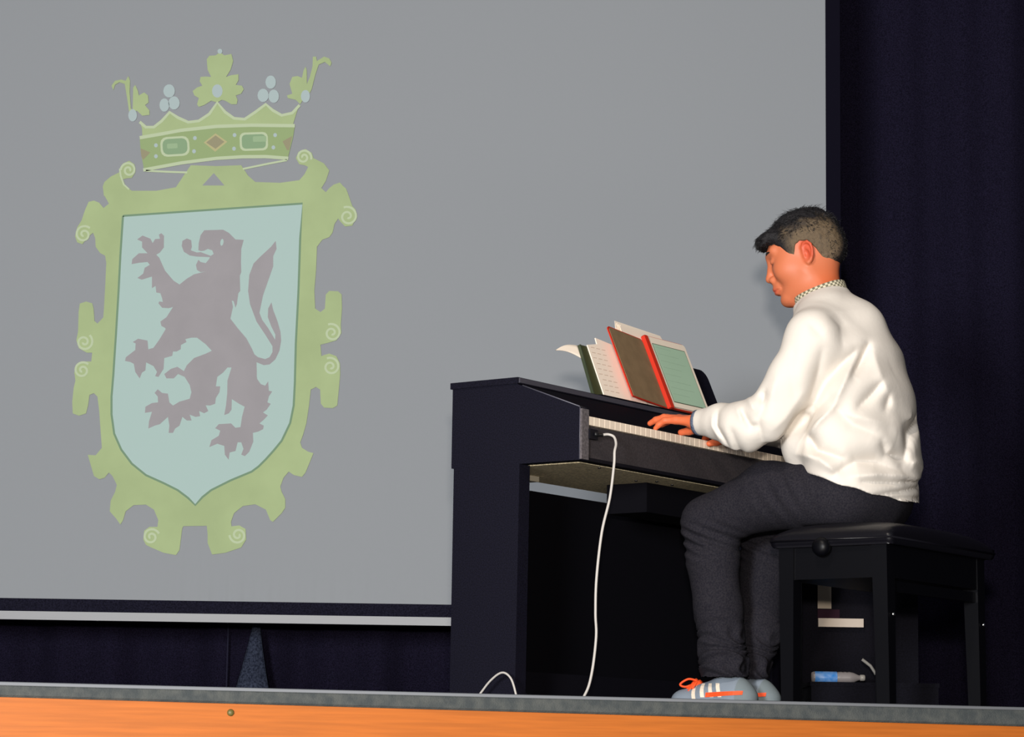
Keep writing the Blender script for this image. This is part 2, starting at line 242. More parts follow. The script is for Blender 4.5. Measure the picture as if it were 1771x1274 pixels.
CREST={'frame':[(-1.1222,1.9),(-1.1425,1.8684),(-1.1714,1.8212),(-1.2379,1.8077),(-1.3232,1.8064),(-1.3451,1.8217),(-1.3552,1.8465),(-1.3401,1.8504),(-1.3249,1.8519),(-1.3135,1.8721),(-1.3176,1.9001),(-1.3363,1.9124),(-1.3573,1.9026),(-1.3684,1.8712),(-1.3983,1.8552),(-1.4189,1.8361),(-1.4244,1.8204),(-1.4187,1.7844),(-1.417,1.7877),(-1.4007,1.7599),(-1.4184,1.7441),(-1.4343,1.7625),(-1.4529,1.7697),(-1.4709,1.7651),(-1.482,1.7369),(-1.4927,1.6995),(-1.5069,1.6744),(-1.5129,1.6433),(-1.5048,1.6217),(-1.4863,1.6158),(-1.472,1.6377),(-1.4515,1.6566),(-1.4434,1.6382),(-1.4404,1.6072),(-1.4244,1.5858),(-1.407,1.5768),(-1.4018,1.5522),(-1.4022,1.4843),(-1.4035,1.3919),(-1.4047,1.3612),(-1.4239,1.3394),(-1.4345,1.3484),(-1.4392,1.3914),(-1.4448,1.4097),(-1.4662,1.4155),(-1.4871,1.4078),(-1.4901,1.3783),(-1.4892,1.3108),(-1.494,1.2801),(-1.4839,1.2527),(-1.4561,1.2378),(-1.438,1.2381),(-1.4398,1.2075),(-1.4639,1.2072),(-1.4906,1.1946),(-1.4972,1.164),(-1.4954,1.1643),(-1.4914,1.14),(-1.4964,1.1155),(-1.4993,1.0668),(-1.4959,1.0274),(-1.4745,1.0198),(-1.4508,1.0281),(-1.4447,1.0555),(-1.4413,1.092),(-1.4265,1.0983),(-1.414,1.0864),(-1.4061,1.0379),(-1.3995,0.9773),(-1.3921,0.9108),(-1.4121,0.8851),(-1.4391,0.8859),(-1.429,0.8559),(-1.4153,0.8139),(-1.3969,0.8033),(-1.3791,0.8084),(-1.3649,0.8267),(-1.3524,0.8149),(-1.3363,0.785),(-1.3414,0.7608),(-1.3552,0.7306),(-1.3568,0.6945),(-1.335,0.6709),(-1.3192,0.6501),(-1.3108,0.6652),(-1.303,0.6953),(-1.2769,0.7167),(-1.2351,0.7192),(-1.2076,0.7028),(-1.1913,0.667),(-1.1935,0.6442),(-1.2204,0.6438),(-1.2378,0.6304),(-1.2397,0.6004),(-1.2301,0.5826),(-1.2119,0.5739),(-1.1695,0.5567),(-1.1275,0.5495),(-1.1161,0.5664),(-1.1096,0.6383),(-1.1058,0.6479),(-1.0264,0.6503),(-1.0225,0.6216),(-1.0215,0.5917),(-1.0053,0.5532),(-0.9608,0.5598),(-0.9076,0.5785),(-0.8918,0.6057),(-0.8946,0.6415),(-0.9159,0.6532),(-0.9427,0.6498),(-0.945,0.6647),(-0.9351,0.6949),(-0.906,0.7193),(-0.8643,0.726),(-0.8279,0.7085),(-0.8119,0.6727),(-0.8027,0.6669),(-0.7737,0.6973),(-0.7623,0.7155),(-0.7631,0.7455),(-0.7758,0.7694),(-0.7811,0.7873),(-0.7711,0.8176),(-0.7537,0.839),(-0.7354,0.8272),(-0.7083,0.8216),(-0.6967,0.8368),(-0.6827,0.8732),(-0.6715,0.9036),(-0.6896,0.9081),(-0.711,0.9211),(-0.7175,0.9392),(-0.7091,0.9635),(-0.6983,1.0061),(-0.6909,1.0669),(-0.6863,1.1217),(-0.6685,1.1311),(-0.6544,1.1222),(-0.6507,1.0736),(-0.6395,1.0604),(-0.6094,1.059),(-0.5946,1.0684),(-0.5901,1.1293),(-0.5871,1.1781),(-0.5892,1.2144),(-0.6019,1.2386),(-0.6262,1.2474),(-0.6472,1.241),(-0.6532,1.2378),(-0.6572,1.2775),(-0.6332,1.284),(-0.6033,1.2936),(-0.587,1.3184),(-0.5895,1.349),(-0.5867,1.4043),(-0.5891,1.4535),(-0.6015,1.4644),(-0.6318,1.4652),(-0.6436,1.4527),(-0.6454,1.4034),(-0.6602,1.3909),(-0.6787,1.4029),(-0.6833,1.4644),(-0.6792,1.5385),(-0.6783,1.6189),(-0.6607,1.6439),(-0.6366,1.6536),(-0.6261,1.6693),(-0.6196,1.7004),(-0.6079,1.7192),(-0.5984,1.7069),(-0.5828,1.6917),(-0.5586,1.6951),(-0.547,1.7202),(-0.5478,1.7512),(-0.5603,1.7647),(-0.5733,1.8006),(-0.5831,1.8254),(-0.5924,1.8332),(-0.6049,1.8467),(-0.6261,1.8389),(-0.641,1.8262),(-0.6528,1.8117),(-0.6684,1.8258),(-0.6538,1.851),(-0.6426,1.8886),(-0.6616,1.9133),(-0.6987,1.9315),(-0.7053,1.9502),(-0.727,1.9637),(-0.7512,1.9526),(-0.7597,1.9306),(-0.7469,1.9089),(-0.7285,1.9061),(-0.7162,1.9),(-0.7277,1.8748),(-0.7454,1.8527),(-0.8122,1.8423),(-0.8977,1.8441),(-0.9227,1.8656),(-0.9483,1.9027),(-1.0336,1.8982)],'frame_hole':[(-1.0419,1.8731),(-1.0801,1.8288),(-1.004,1.83)],'field':[(-1.3504,1.7172),(-0.7322,1.7702),(-0.7368,1.649),(-0.7378,1.4636),(-0.7419,1.2793),(-0.7415,1.1571),(-0.7413,1.1514),(-0.7432,1.0661),(-0.7536,1.0053),(-0.7807,0.9443),(-0.8068,0.9106),(-0.8329,0.88),(-0.8562,0.8555),(-0.8796,0.8371),(-0.9506,0.8059),(-1.0154,0.7718),(-1.0445,0.7473),(-1.0676,0.7199),(-1.0923,0.7436),(-1.1291,0.7701),(-1.1778,0.7934),(-1.2387,0.8196),(-1.2881,0.858),(-1.3259,0.9058),(-1.3519,0.9598),(-1.3635,1.0264),(-1.3658,1.0871),(-1.3626,1.1602),(-1.3614,1.2087),(-1.3589,1.3005),(-1.3556,1.4542),(-1.3542,1.5776)],'lion':[(-1.0684,1.6708),(-1.0034,1.6738),(-0.983,1.6629),(-0.9598,1.6403),(-0.9312,1.6392),(-0.9387,1.6074),(-0.9383,1.5616),(-0.9362,1.526),(-0.9408,1.5132),(-0.9377,1.4599),(-0.944,1.4522),(-0.9478,1.4141),(-0.9524,1.4014),(-0.9591,1.4241),(-0.9656,1.4265),(-0.9609,1.4038),(-0.9686,1.3632),(-0.9427,1.3308),(-0.9118,1.2959),(-0.8907,1.2584),(-0.8827,1.2409),(-0.87,1.231),(-0.845,1.2248),(-0.8303,1.2316),(-0.8208,1.2494),(-0.8214,1.2695),(-0.8475,1.3095),(-0.8787,1.3545),(-0.9029,1.4148),(-0.9108,1.4603),(-0.9085,1.5162),(-0.8947,1.5571),(-0.8705,1.583),(-0.8364,1.6166),(-0.821,1.6373),(-0.8172,1.6093),(-0.828,1.5836),(-0.8269,1.548),(-0.8429,1.4969),(-0.8589,1.4459),(-0.8696,1.385),(-0.8589,1.3598),(-0.8382,1.3323),(-0.8131,1.2923),(-0.8126,1.31),(-0.8284,1.3401),(-0.8403,1.3702),(-0.8401,1.4006),(-0.8293,1.422),(-0.8226,1.3958),(-0.8064,1.3556),(-0.7955,1.3204),(-0.7921,1.2901),(-0.7971,1.2548),(-0.8102,1.2244),(-0.8295,1.2065),(-0.8493,1.2036),(-0.8745,1.2133),(-0.8726,1.1832),(-0.872,1.1631),(-0.8702,1.1551),(-0.8573,1.1377),(-0.8423,1.1329),(-0.8328,1.1481),(-0.8294,1.1156),(-0.8179,1.1133),(-0.8288,1.0955),(-0.8332,1.0754),(-0.8216,1.0706),(-0.8349,1.0504),(-0.847,1.0402),(-0.8304,1.0305),(-0.8438,1.0153),(-0.8583,1.0025),(-0.8432,0.9953),(-0.8453,0.9828),(-0.8624,0.974),(-0.8796,0.9698),(-0.8772,0.9399),(-0.89,0.9048),(-0.9044,0.8897),(-0.9169,0.8945),(-0.9101,0.9145),(-0.9182,0.9368),(-0.9305,0.9366),(-0.937,0.9066),(-0.9566,0.9013),(-0.9593,0.8764),(-0.9727,0.8936),(-0.9756,0.9235),(-0.9996,0.9306),(-1.0264,0.9187),(-1.0198,0.9427),(-0.9955,0.958),(-0.9911,0.9756),(-1.0087,0.9838),(-0.9968,0.998),(-0.9548,1.0011),(-0.9395,0.9863),(-0.9223,0.9891),(-0.9184,1.0241),(-0.9105,1.0593),(-0.9297,1.069),(-0.9549,1.0846),(-0.9548,1.0486),(-0.9633,1.0359),(-0.979,1.0292),(-0.9741,1.0633),(-0.9714,1.1034),(-0.9718,1.1485),(-0.9594,1.1939),(-0.9733,1.1937),(-0.9876,1.1759),(-1.007,1.1606),(-1.0109,1.1279),(-0.996,1.1281),(-0.9979,1.108),(-1.0096,1.0878),(-1.0114,1.0677),(-1.0286,1.0615),(-1.0435,1.0622),(-1.0339,1.0424),(-1.0475,1.0347),(-1.0651,1.0419),(-1.0611,1.0245),(-1.0768,1.0217),(-1.0969,1.0289),(-1.0898,1.009),(-1.1061,1.0088),(-1.1214,1.021),(-1.1303,0.9909),(-1.1448,0.9807),(-1.1517,0.9657),(-1.1665,0.9654),(-1.1649,0.9904),(-1.1709,1.0203),(-1.1973,0.9949),(-1.2144,0.9897),(-1.2363,0.9793),(-1.2348,1.0043),(-1.226,1.037),(-1.2497,1.0331),(-1.2489,1.0541),(-1.2271,1.067),(-1.2064,1.0698),(-1.2081,1.0898),(-1.2194,1.1022),(-1.209,1.1148),(-1.1936,1.1025),(-1.1737,1.1003),(-1.1677,1.0704),(-1.1549,1.0596),(-1.1331,1.0734),(-1.0988,1.0839),(-1.0936,1.1066),(-1.1004,1.1315),(-1.1187,1.1589),(-1.1413,1.1686),(-1.1557,1.1533),(-1.1805,1.1529),(-1.1885,1.1679),(-1.1668,1.1858),(-1.1447,1.1936),(-1.1218,1.1789),(-1.1126,1.1992),(-1.0886,1.2247),(-1.0493,1.2404),(-1.0288,1.2508),(-1.0504,1.2731),(-1.081,1.2954),(-1.1009,1.295),(-1.1206,1.2897),(-1.1163,1.2797),(-1.1349,1.2693),(-1.1353,1.2542),(-1.149,1.2464),(-1.1614,1.2462),(-1.1634,1.2311),(-1.1904,1.2231),(-1.1916,1.1854),(-1.208,1.1575),(-1.2195,1.1599),(-1.2136,1.175),(-1.2267,1.1949),(-1.252,1.2071),(-1.2535,1.1794),(-1.2646,1.1717),(-1.2723,1.1515),(-1.2881,1.1739),(-1.294,1.2014),(-1.3067,1.2078),(-1.3242,1.211),(-1.3222,1.2237),(-1.2908,1.2493),(-1.2902,1.272),(-1.3003,1.2769),(-1.2823,1.2888),(-1.2498,1.2827),(-1.2462,1.2525),(-1.229,1.2578),(-1.2101,1.2858),(-1.189,1.324),(-1.1927,1.3285),(-1.2043,1.3343),(-1.2083,1.3494),(-1.188,1.3649),(-1.1668,1.4007),(-1.1816,1.3964),(-1.2041,1.3976),(-1.2171,1.4126),(-1.2148,1.4192),(-1.2023,1.4179),(-1.2052,1.4305),(-1.2118,1.4481),(-1.2259,1.4505),(-1.2292,1.4732),(-1.2414,1.4654),(-1.2429,1.506),(-1.2774,1.4943),(-1.2926,1.5002),(-1.2732,1.5157),(-1.2689,1.5362),(-1.2518,1.5466),(-1.2597,1.5567),(-1.2871,1.5537),(-1.3144,1.5482),(-1.3125,1.566),(-1.2908,1.5867),(-1.2608,1.5872),(-1.2805,1.6073),(-1.2813,1.6277),(-1.2986,1.6351),(-1.2805,1.6491),(-1.2526,1.6383),(-1.2446,1.6231),(-1.2366,1.6375),(-1.2201,1.6388),(-1.2241,1.6531),(-1.2158,1.6583),(-1.2064,1.6492),(-1.2055,1.6084),(-1.2184,1.5904),(-1.2306,1.5826),(-1.2202,1.5725),(-1.1986,1.5271),(-1.1674,1.492),(-1.147,1.4796),(-1.1228,1.5003),(-1.0983,1.5159),(-1.0587,1.5266),(-1.0761,1.5238),(-1.0888,1.5313),(-1.0929,1.549),(-1.085,1.567),(-1.0773,1.5594),(-1.0596,1.5556),(-1.0491,1.569),(-1.0453,1.5767),(-1.0904,1.5781),(-1.1155,1.5818),(-1.136,1.5942),(-1.1441,1.6145),(-1.1423,1.6324),(-1.1275,1.6413),(-1.1123,1.6354),(-1.109,1.6125),(-1.1121,1.5997),(-1.0909,1.5923),(-1.0784,1.5941),(-1.043,1.5814),(-1.0332,1.5881),(-1.0386,1.6008),(-1.0538,1.6057),(-1.0661,1.5993),(-1.077,1.5976),(-1.0861,1.6001),(-1.086,1.6256),(-1.0804,1.6537)],'crown_band':[(-1.3028,1.9962),(-1.2329,2.0098),(-1.16,2.0247),(-1.0381,2.0392),(-0.9159,2.0461),(-0.766,2.0471),(-0.771,2.0056),(-0.7872,1.9302),(-0.8637,1.934),(-0.9431,1.9328),(-1.0345,1.9251),(-1.156,1.907),(-1.2832,1.88),(-1.2979,1.9474)],'crown_rim':[(-1.2936,1.9976),(-1.296,2.0289),(-1.3048,2.0508),(-1.2827,2.0323),(-1.2551,2.0327),(-1.2284,2.0551),(-1.202,2.087),(-1.1738,2.0685),(-1.1365,2.0521),(-1.0999,2.0571),(-1.064,2.0828),(-1.0454,2.1145),(-1.0378,2.1241),(-1.0295,2.1148),(-1.0091,2.0899),(-0.9778,2.0684),(-0.941,2.0658),(-0.905,2.0915),(-0.8691,2.1204),(-0.844,2.0988),(-0.8129,2.0816),(-0.7764,2.0904),(-0.7539,2.1178),(-0.7628,2.0874),(-0.7733,2.047),(-0.9159,2.0448),(-1.0381,2.0379),(-1.16,2.0235)],'fleur_center':[(-1.0378,2.1241),(-1.0594,2.1301),(-1.0834,2.114),(-1.1016,2.1074),(-1.108,2.1167),(-1.1026,2.1389),(-1.1183,2.1481),(-1.1249,2.1637),(-1.11,2.1766),(-1.0918,2.1832),(-1.1015,2.1988),(-1.099,2.2147),(-1.0806,2.2162),(-1.0622,2.2152),(-1.0753,2.2403),(-1.0796,2.2782),(-1.0708,2.291),(-1.0493,2.2926),(-1.0343,2.3043),(-1.0186,2.2931),(-0.9942,2.2985),(-0.9873,2.2733),(-0.9955,2.2415),(-1.01,2.216),(-0.9918,2.2226),(-0.9674,2.2262),(-0.9667,2.2041),(-0.9754,2.1881),(-0.9539,2.1853),(-0.9473,2.1728),(-0.9561,2.1569),(-0.9742,2.1503),(-0.9676,2.1346),(-0.9702,2.1189),(-0.9886,2.1186),(-1.0104,2.1308),(-1.0228,2.1338)],'fleur_left':[(-1.3427,2.0848),(-1.3505,2.1287),(-1.3618,2.1853),(-1.3805,2.1914),(-1.3954,2.1817),(-1.4008,2.1626),(-1.4076,2.1783),(-1.396,2.1962),(-1.3747,2.2009),(-1.3592,2.1967),(-1.3506,2.2139),(-1.3439,2.1982),(-1.3435,2.1541),(-1.3371,2.0975),(-1.3309,2.0944),(-1.3319,2.1732),(-1.3249,2.1827),(-1.3149,2.1608),(-1.3113,2.1451),(-1.2933,2.1561),(-1.2794,2.1456),(-1.2767,2.1204),(-1.2886,2.1108),(-1.2726,2.0922),(-1.272,2.0764),(-1.2964,2.0729),(-1.3154,2.0902)],'fleur_right':[(-0.7497,2.1223),(-0.7654,2.1378),(-0.7932,2.1436),(-0.7965,2.153),(-0.7783,2.1596),(-0.7885,2.1942),(-0.78,2.2196),(-0.7616,2.223),(-0.7461,2.2169),(-0.7408,2.2455),(-0.7349,2.257),(-0.7303,2.2456),(-0.7284,2.1951),(-0.7186,2.2205),(-0.7104,2.2586),(-0.7101,2.2934),(-0.699,2.2936),(-0.6956,2.2778),(-0.6714,2.294),(-0.6528,2.288),(-0.6444,2.2723),(-0.649,2.2595),(-0.6678,2.2751),(-0.6891,2.2653),(-0.7004,2.2271),(-0.7113,2.1764),(-0.7171,2.1637),(-0.7322,2.154)],'diamond_red':[(-1.0401,2.0065),(-1.0088,1.9844),(-1.0386,1.9589),(-1.0717,1.9809)],'diamond_rim':[(-1.0404,2.014),(-0.9985,1.9846),(-1.0395,1.9488),(-1.0803,1.9808)],'half_diamond_left':[(-1.2983,1.9568),(-1.2641,1.9429),(-1.2876,1.9162),(-1.2948,1.9286)],'half_diamond_right':[(-0.7741,2.0087),(-0.8072,1.9894),(-0.7911,1.9583),(-0.7837,1.9584)]}
CREST_LINES={'top_rim':([(-1.3048,2.0508),(-1.2827,2.0323),(-1.2551,2.0327),(-1.2284,2.0551),(-1.202,2.087),(-1.1738,2.0685),(-1.1365,2.0521),(-1.0999,2.0571),(-1.064,2.0828),(-1.0378,2.1241),(-1.0091,2.0899),(-0.9778,2.0684),(-0.941,2.0658),(-0.905,2.0915),(-0.8691,2.1204),(-0.844,2.0988),(-0.8129,2.0816),(-0.7764,2.0904),(-0.7514,2.1191)],0.01),'band_top':([(-1.3027,1.9943),(-1.2328,2.0079),(-1.16,2.0229),(-1.0381,2.0386),(-0.9159,2.0448),(-0.766,2.0453)],0.012),'band_bot':([(-1.2863,1.88),(-1.156,1.907),(-1.0345,1.9251),(-0.943,1.9322),(-0.8637,1.934),(-0.7854,1.929)],0.012),'inner_left':([(-1.2771,1.8776),(-1.2037,1.875),(-1.1335,1.8736)],0.007),'inner_right':([(-0.9417,1.889),(-0.8629,1.9071),(-0.7901,1.9226)],0.007),'field_edge':([(-1.3504,1.7172),(-0.7322,1.7702),(-0.7368,1.649),(-0.7378,1.4636),(-0.7419,1.2793),(-0.7415,1.1571),(-0.7413,1.1514),(-0.7432,1.0661),(-0.7536,1.0053),(-0.7807,0.9443),(-0.8068,0.9106),(-0.8329,0.88),(-0.8562,0.8555),(-0.8796,0.8371),(-0.9506,0.8059),(-1.0154,0.7718),(-1.0445,0.7473),(-1.0676,0.7199),(-1.0923,0.7436),(-1.1291,0.7701),(-1.1778,0.7934),(-1.2387,0.8196),(-1.2881,0.858),(-1.3259,0.9058),(-1.3519,0.9598),(-1.3635,1.0264),(-1.3658,1.0871),(-1.3626,1.1602),(-1.3614,1.2087),(-1.3589,1.3005),(-1.3556,1.4542),(-1.3542,1.5776),(-1.3504,1.7172)],0.007),'arcL':([(-1.3325,1.8106),(-1.3515,1.8278),(-1.3636,1.8588),(-1.3676,1.8837)],0.006)}
PEARLS=[[(-1.0207,2.1654),(-1.0222,2.1549),(-1.027,2.1465),(-1.0343,2.1418),(-1.0424,2.1417),(-1.05,2.1462),(-1.0553,2.1544),(-1.0575,2.1648),(-1.056,2.1752),(-1.0512,2.1836),(-1.0439,2.1884),(-1.0357,2.1885),(-1.0282,2.184),(-1.0229,2.1757)],[(-1.1862,2.1628),(-1.1878,2.1524),(-1.1932,2.144),(-1.2011,2.1392),(-1.2101,2.1391),(-1.2184,2.1436),(-1.2243,2.1518),(-1.2267,2.1622),(-1.225,2.1726),(-1.2197,2.181),(-1.2117,2.1858),(-1.2027,2.1859),(-1.1945,2.1814),(-1.1886,2.1732)],[(-1.2041,2.1121),(-1.2054,2.1017),(-1.2099,2.0933),(-1.2166,2.0886),(-1.2242,2.0885),(-1.2312,2.093),(-1.2363,2.1012),(-1.2384,2.1116),(-1.237,2.122),(-1.2326,2.1304),(-1.2258,2.1351),(-1.2182,2.1352),(-1.2112,2.1307),(-1.2061,2.1225)],[(-1.1682,2.1202),(-1.1698,2.1098),(-1.1749,2.1014),(-1.1826,2.0967),(-1.1913,2.0965),(-1.1994,2.101),(-1.2051,2.1093),(-1.2074,2.1196),(-1.2058,2.13),(-1.2007,2.1384),(-1.193,2.1432),(-1.1842,2.1433),(-1.1762,2.1388),(-1.1705,2.1306)],[(-0.8359,2.1998),(-0.8374,2.1893),(-0.8423,2.1809),(-0.8495,2.1762),(-0.8577,2.176),(-0.8652,2.1806),(-0.8705,2.1888),(-0.8727,2.1992),(-0.8711,2.2096),(-0.8663,2.2181),(-0.859,2.2228),(-0.8508,2.2229),(-0.8433,2.2184),(-0.838,2.2101)],[(-0.8596,2.1521),(-0.8613,2.1416),(-0.8665,2.1332),(-0.8742,2.1285),(-0.8829,2.1284),(-0.8909,2.1329),(-0.8966,2.1411),(-0.8989,2.1515),(-0.8972,2.1619),(-0.892,2.1703),(-0.8843,2.1751),(-0.8756,2.1752),(-0.8676,2.1707),(-0.8619,2.1624)],[(-0.824,2.1495),(-0.8255,2.139),(-0.8304,2.1306),(-0.8376,2.1259),(-0.8458,2.1258),(-0.8533,2.1303),(-0.8587,2.1385),(-0.8608,2.1489),(-0.8593,2.1593),(-0.8544,2.1677),(-0.8472,2.1725),(-0.839,2.1726),(-0.8315,2.1681),(-0.8261,2.1598)],[(-1.3148,2.0739),(-1.3159,2.0643),(-1.3199,2.0566),(-1.3259,2.0523),(-1.3327,2.0522),(-1.339,2.0563),(-1.3435,2.0639),(-1.3454,2.0734),(-1.3442,2.083),(-1.3403,2.0907),(-1.3343,2.0951),(-1.3275,2.0952),(-1.3212,2.091),(-1.3166,2.0834)],[(-0.7161,2.1511),(-0.7175,2.1413),(-0.7217,2.1333),(-0.7279,2.1288),(-0.735,2.1287),(-0.7415,2.133),(-0.7462,2.1408),(-0.748,2.1506),(-0.7467,2.1605),(-0.7425,2.1685),(-0.7362,2.173),(-0.7291,2.1731),(-0.7226,2.1688),(-0.718,2.161)],[(-1.0258,2.3076),(-1.0266,2.3037),(-1.0289,2.3006),(-1.0322,2.2988),(-1.0361,2.2987),(-1.0396,2.3004),(-1.0421,2.3035),(-1.043,2.3073),(-1.0423,2.3112),(-1.04,2.3143),(-1.0366,2.316),(-1.0328,2.3161),(-1.0293,2.3144),(-1.0268,2.3114)]]
DOTS=[[(-1.1046,1.9961),(-1.1064,1.9907),(-1.1111,1.9885),(-1.1159,1.9906),(-1.1181,1.9959),(-1.1163,2.0012),(-1.1116,2.0035),(-1.1068,2.0014)],[(-1.1061,1.9491),(-1.1079,1.9437),(-1.1126,1.9415),(-1.1174,1.9436),(-1.1195,1.9489),(-1.1178,1.9542),(-1.1131,1.9565),(-1.1082,1.9543)],[(-0.9674,2.0089),(-0.9692,2.0035),(-0.9739,2.0012),(-0.9787,2.0034),(-0.9809,2.0087),(-0.9791,2.014),(-0.9744,2.0163),(-0.9695,2.0142)],[(-0.9678,1.9606),(-0.9696,1.9552),(-0.9742,1.953),(-0.9791,1.9551),(-0.9812,1.9604),(-0.9794,1.9657),(-0.9747,1.968),(-0.9699,1.9659)],[(-0.8268,2.011),(-0.8286,2.0057),(-0.8333,2.0034),(-0.8381,2.0055),(-0.8402,2.0108),(-0.8384,2.0162),(-0.8337,2.0185),(-0.8289,2.0163)],[(-0.8316,1.9671),(-0.8335,1.9617),(-0.8382,1.9594),(-0.843,1.9616),(-0.8451,1.9669),(-0.8433,1.9722),(-0.8386,1.9745),(-0.8338,1.9724)],[(-1.2388,1.9683),(-1.2406,1.963),(-1.2452,1.9607),(-1.2501,1.9628),(-1.2522,1.9681),(-1.2504,1.9735),(-1.2458,1.9757),(-1.2409,1.9736)],[(-1.2374,1.9295),(-1.2392,1.9242),(-1.2438,1.9219),(-1.2487,1.924),(-1.2508,1.9293),(-1.249,1.9346),(-1.2444,1.9369),(-1.2396,1.9348)]]
GEMS=[[(-1.136,1.96),(-1.1376,1.9505),(-1.1436,1.9431),(-1.1525,1.9399),(-1.2012,1.9361),(-1.2105,1.9379),(-1.2178,1.9443),(-1.2212,1.9535),(-1.2228,1.9709),(-1.2212,1.9805),(-1.2152,1.9879),(-1.2063,1.9911),(-1.1576,1.9949),(-1.1482,1.993),(-1.1409,1.9867),(-1.1376,1.9775)],[(-0.8647,1.9779),(-0.8661,1.9709),(-0.8707,1.9656),(-0.8773,1.9635),(-0.9334,1.9609),(-0.9402,1.9624),(-0.9454,1.9672),(-0.9476,1.974),(-0.949,1.9966),(-0.9476,2.0036),(-0.943,2.0088),(-0.9364,2.011),(-0.8802,2.0136),(-0.8734,2.012),(-0.8682,2.0072),(-0.866,2.0004)]]
GEM_SHINE=[[(-1.1699,1.963),(-1.1702,1.9611),(-1.1714,1.9596),(-1.1732,1.959),(-1.2024,1.9567),(-1.2043,1.9571),(-1.2057,1.9584),(-1.2064,1.9602),(-1.2073,1.9702),(-1.207,1.9721),(-1.2058,1.9736),(-1.204,1.9742),(-1.1748,1.9765),(-1.1729,1.9761),(-1.1715,1.9748),(-1.1708,1.973)],[(-0.8634,1.9911),(-0.8637,1.9892),(-0.865,1.9878),(-0.8668,1.9872),(-0.9059,1.9854),(-0.9077,1.9858),(-0.9091,1.9871),(-0.9097,1.989),(-0.9105,2.0015),(-0.9101,2.0034),(-0.9088,2.0048),(-0.907,2.0054),(-0.868,2.0072),(-0.8661,2.0068),(-0.8647,2.0055),(-0.8641,2.0036)]]
GEM_RIMS=[[(-1.1283,1.9568),(-1.1302,1.9454),(-1.1375,1.9365),(-1.1482,1.9327),(-1.2041,1.9284),(-1.2153,1.9305),(-1.2241,1.9381),(-1.2281,1.9491),(-1.2305,1.9741),(-1.2286,1.9856),(-1.2213,1.9945),(-1.2107,1.9983),(-1.1546,2.0026),(-1.1434,2.0005),(-1.1346,1.9928),(-1.1306,1.9818)],[(-0.8571,1.9745),(-0.8589,1.9656),(-0.8648,1.9589),(-0.8732,1.9561),(-0.9366,1.9532),(-0.9453,1.9552),(-0.9519,1.9613),(-0.9547,1.9699),(-0.9565,2.0),(-0.9548,2.0089),(-0.9489,2.0156),(-0.9405,2.0183),(-0.877,2.0213),(-0.8683,2.0193),(-0.8617,2.0132),(-0.8589,2.0045)]]
EYE=[(-1.0005,1.6286),(-1.002,1.6226),(-1.0045,1.6185),(-1.0074,1.6172),(-1.0099,1.6192),(-1.0114,1.6239),(-1.0115,1.6301),(-1.01,1.6361),(-1.0075,1.6402),(-1.0046,1.6415),(-1.002,1.6395),(-1.0005,1.6347)]
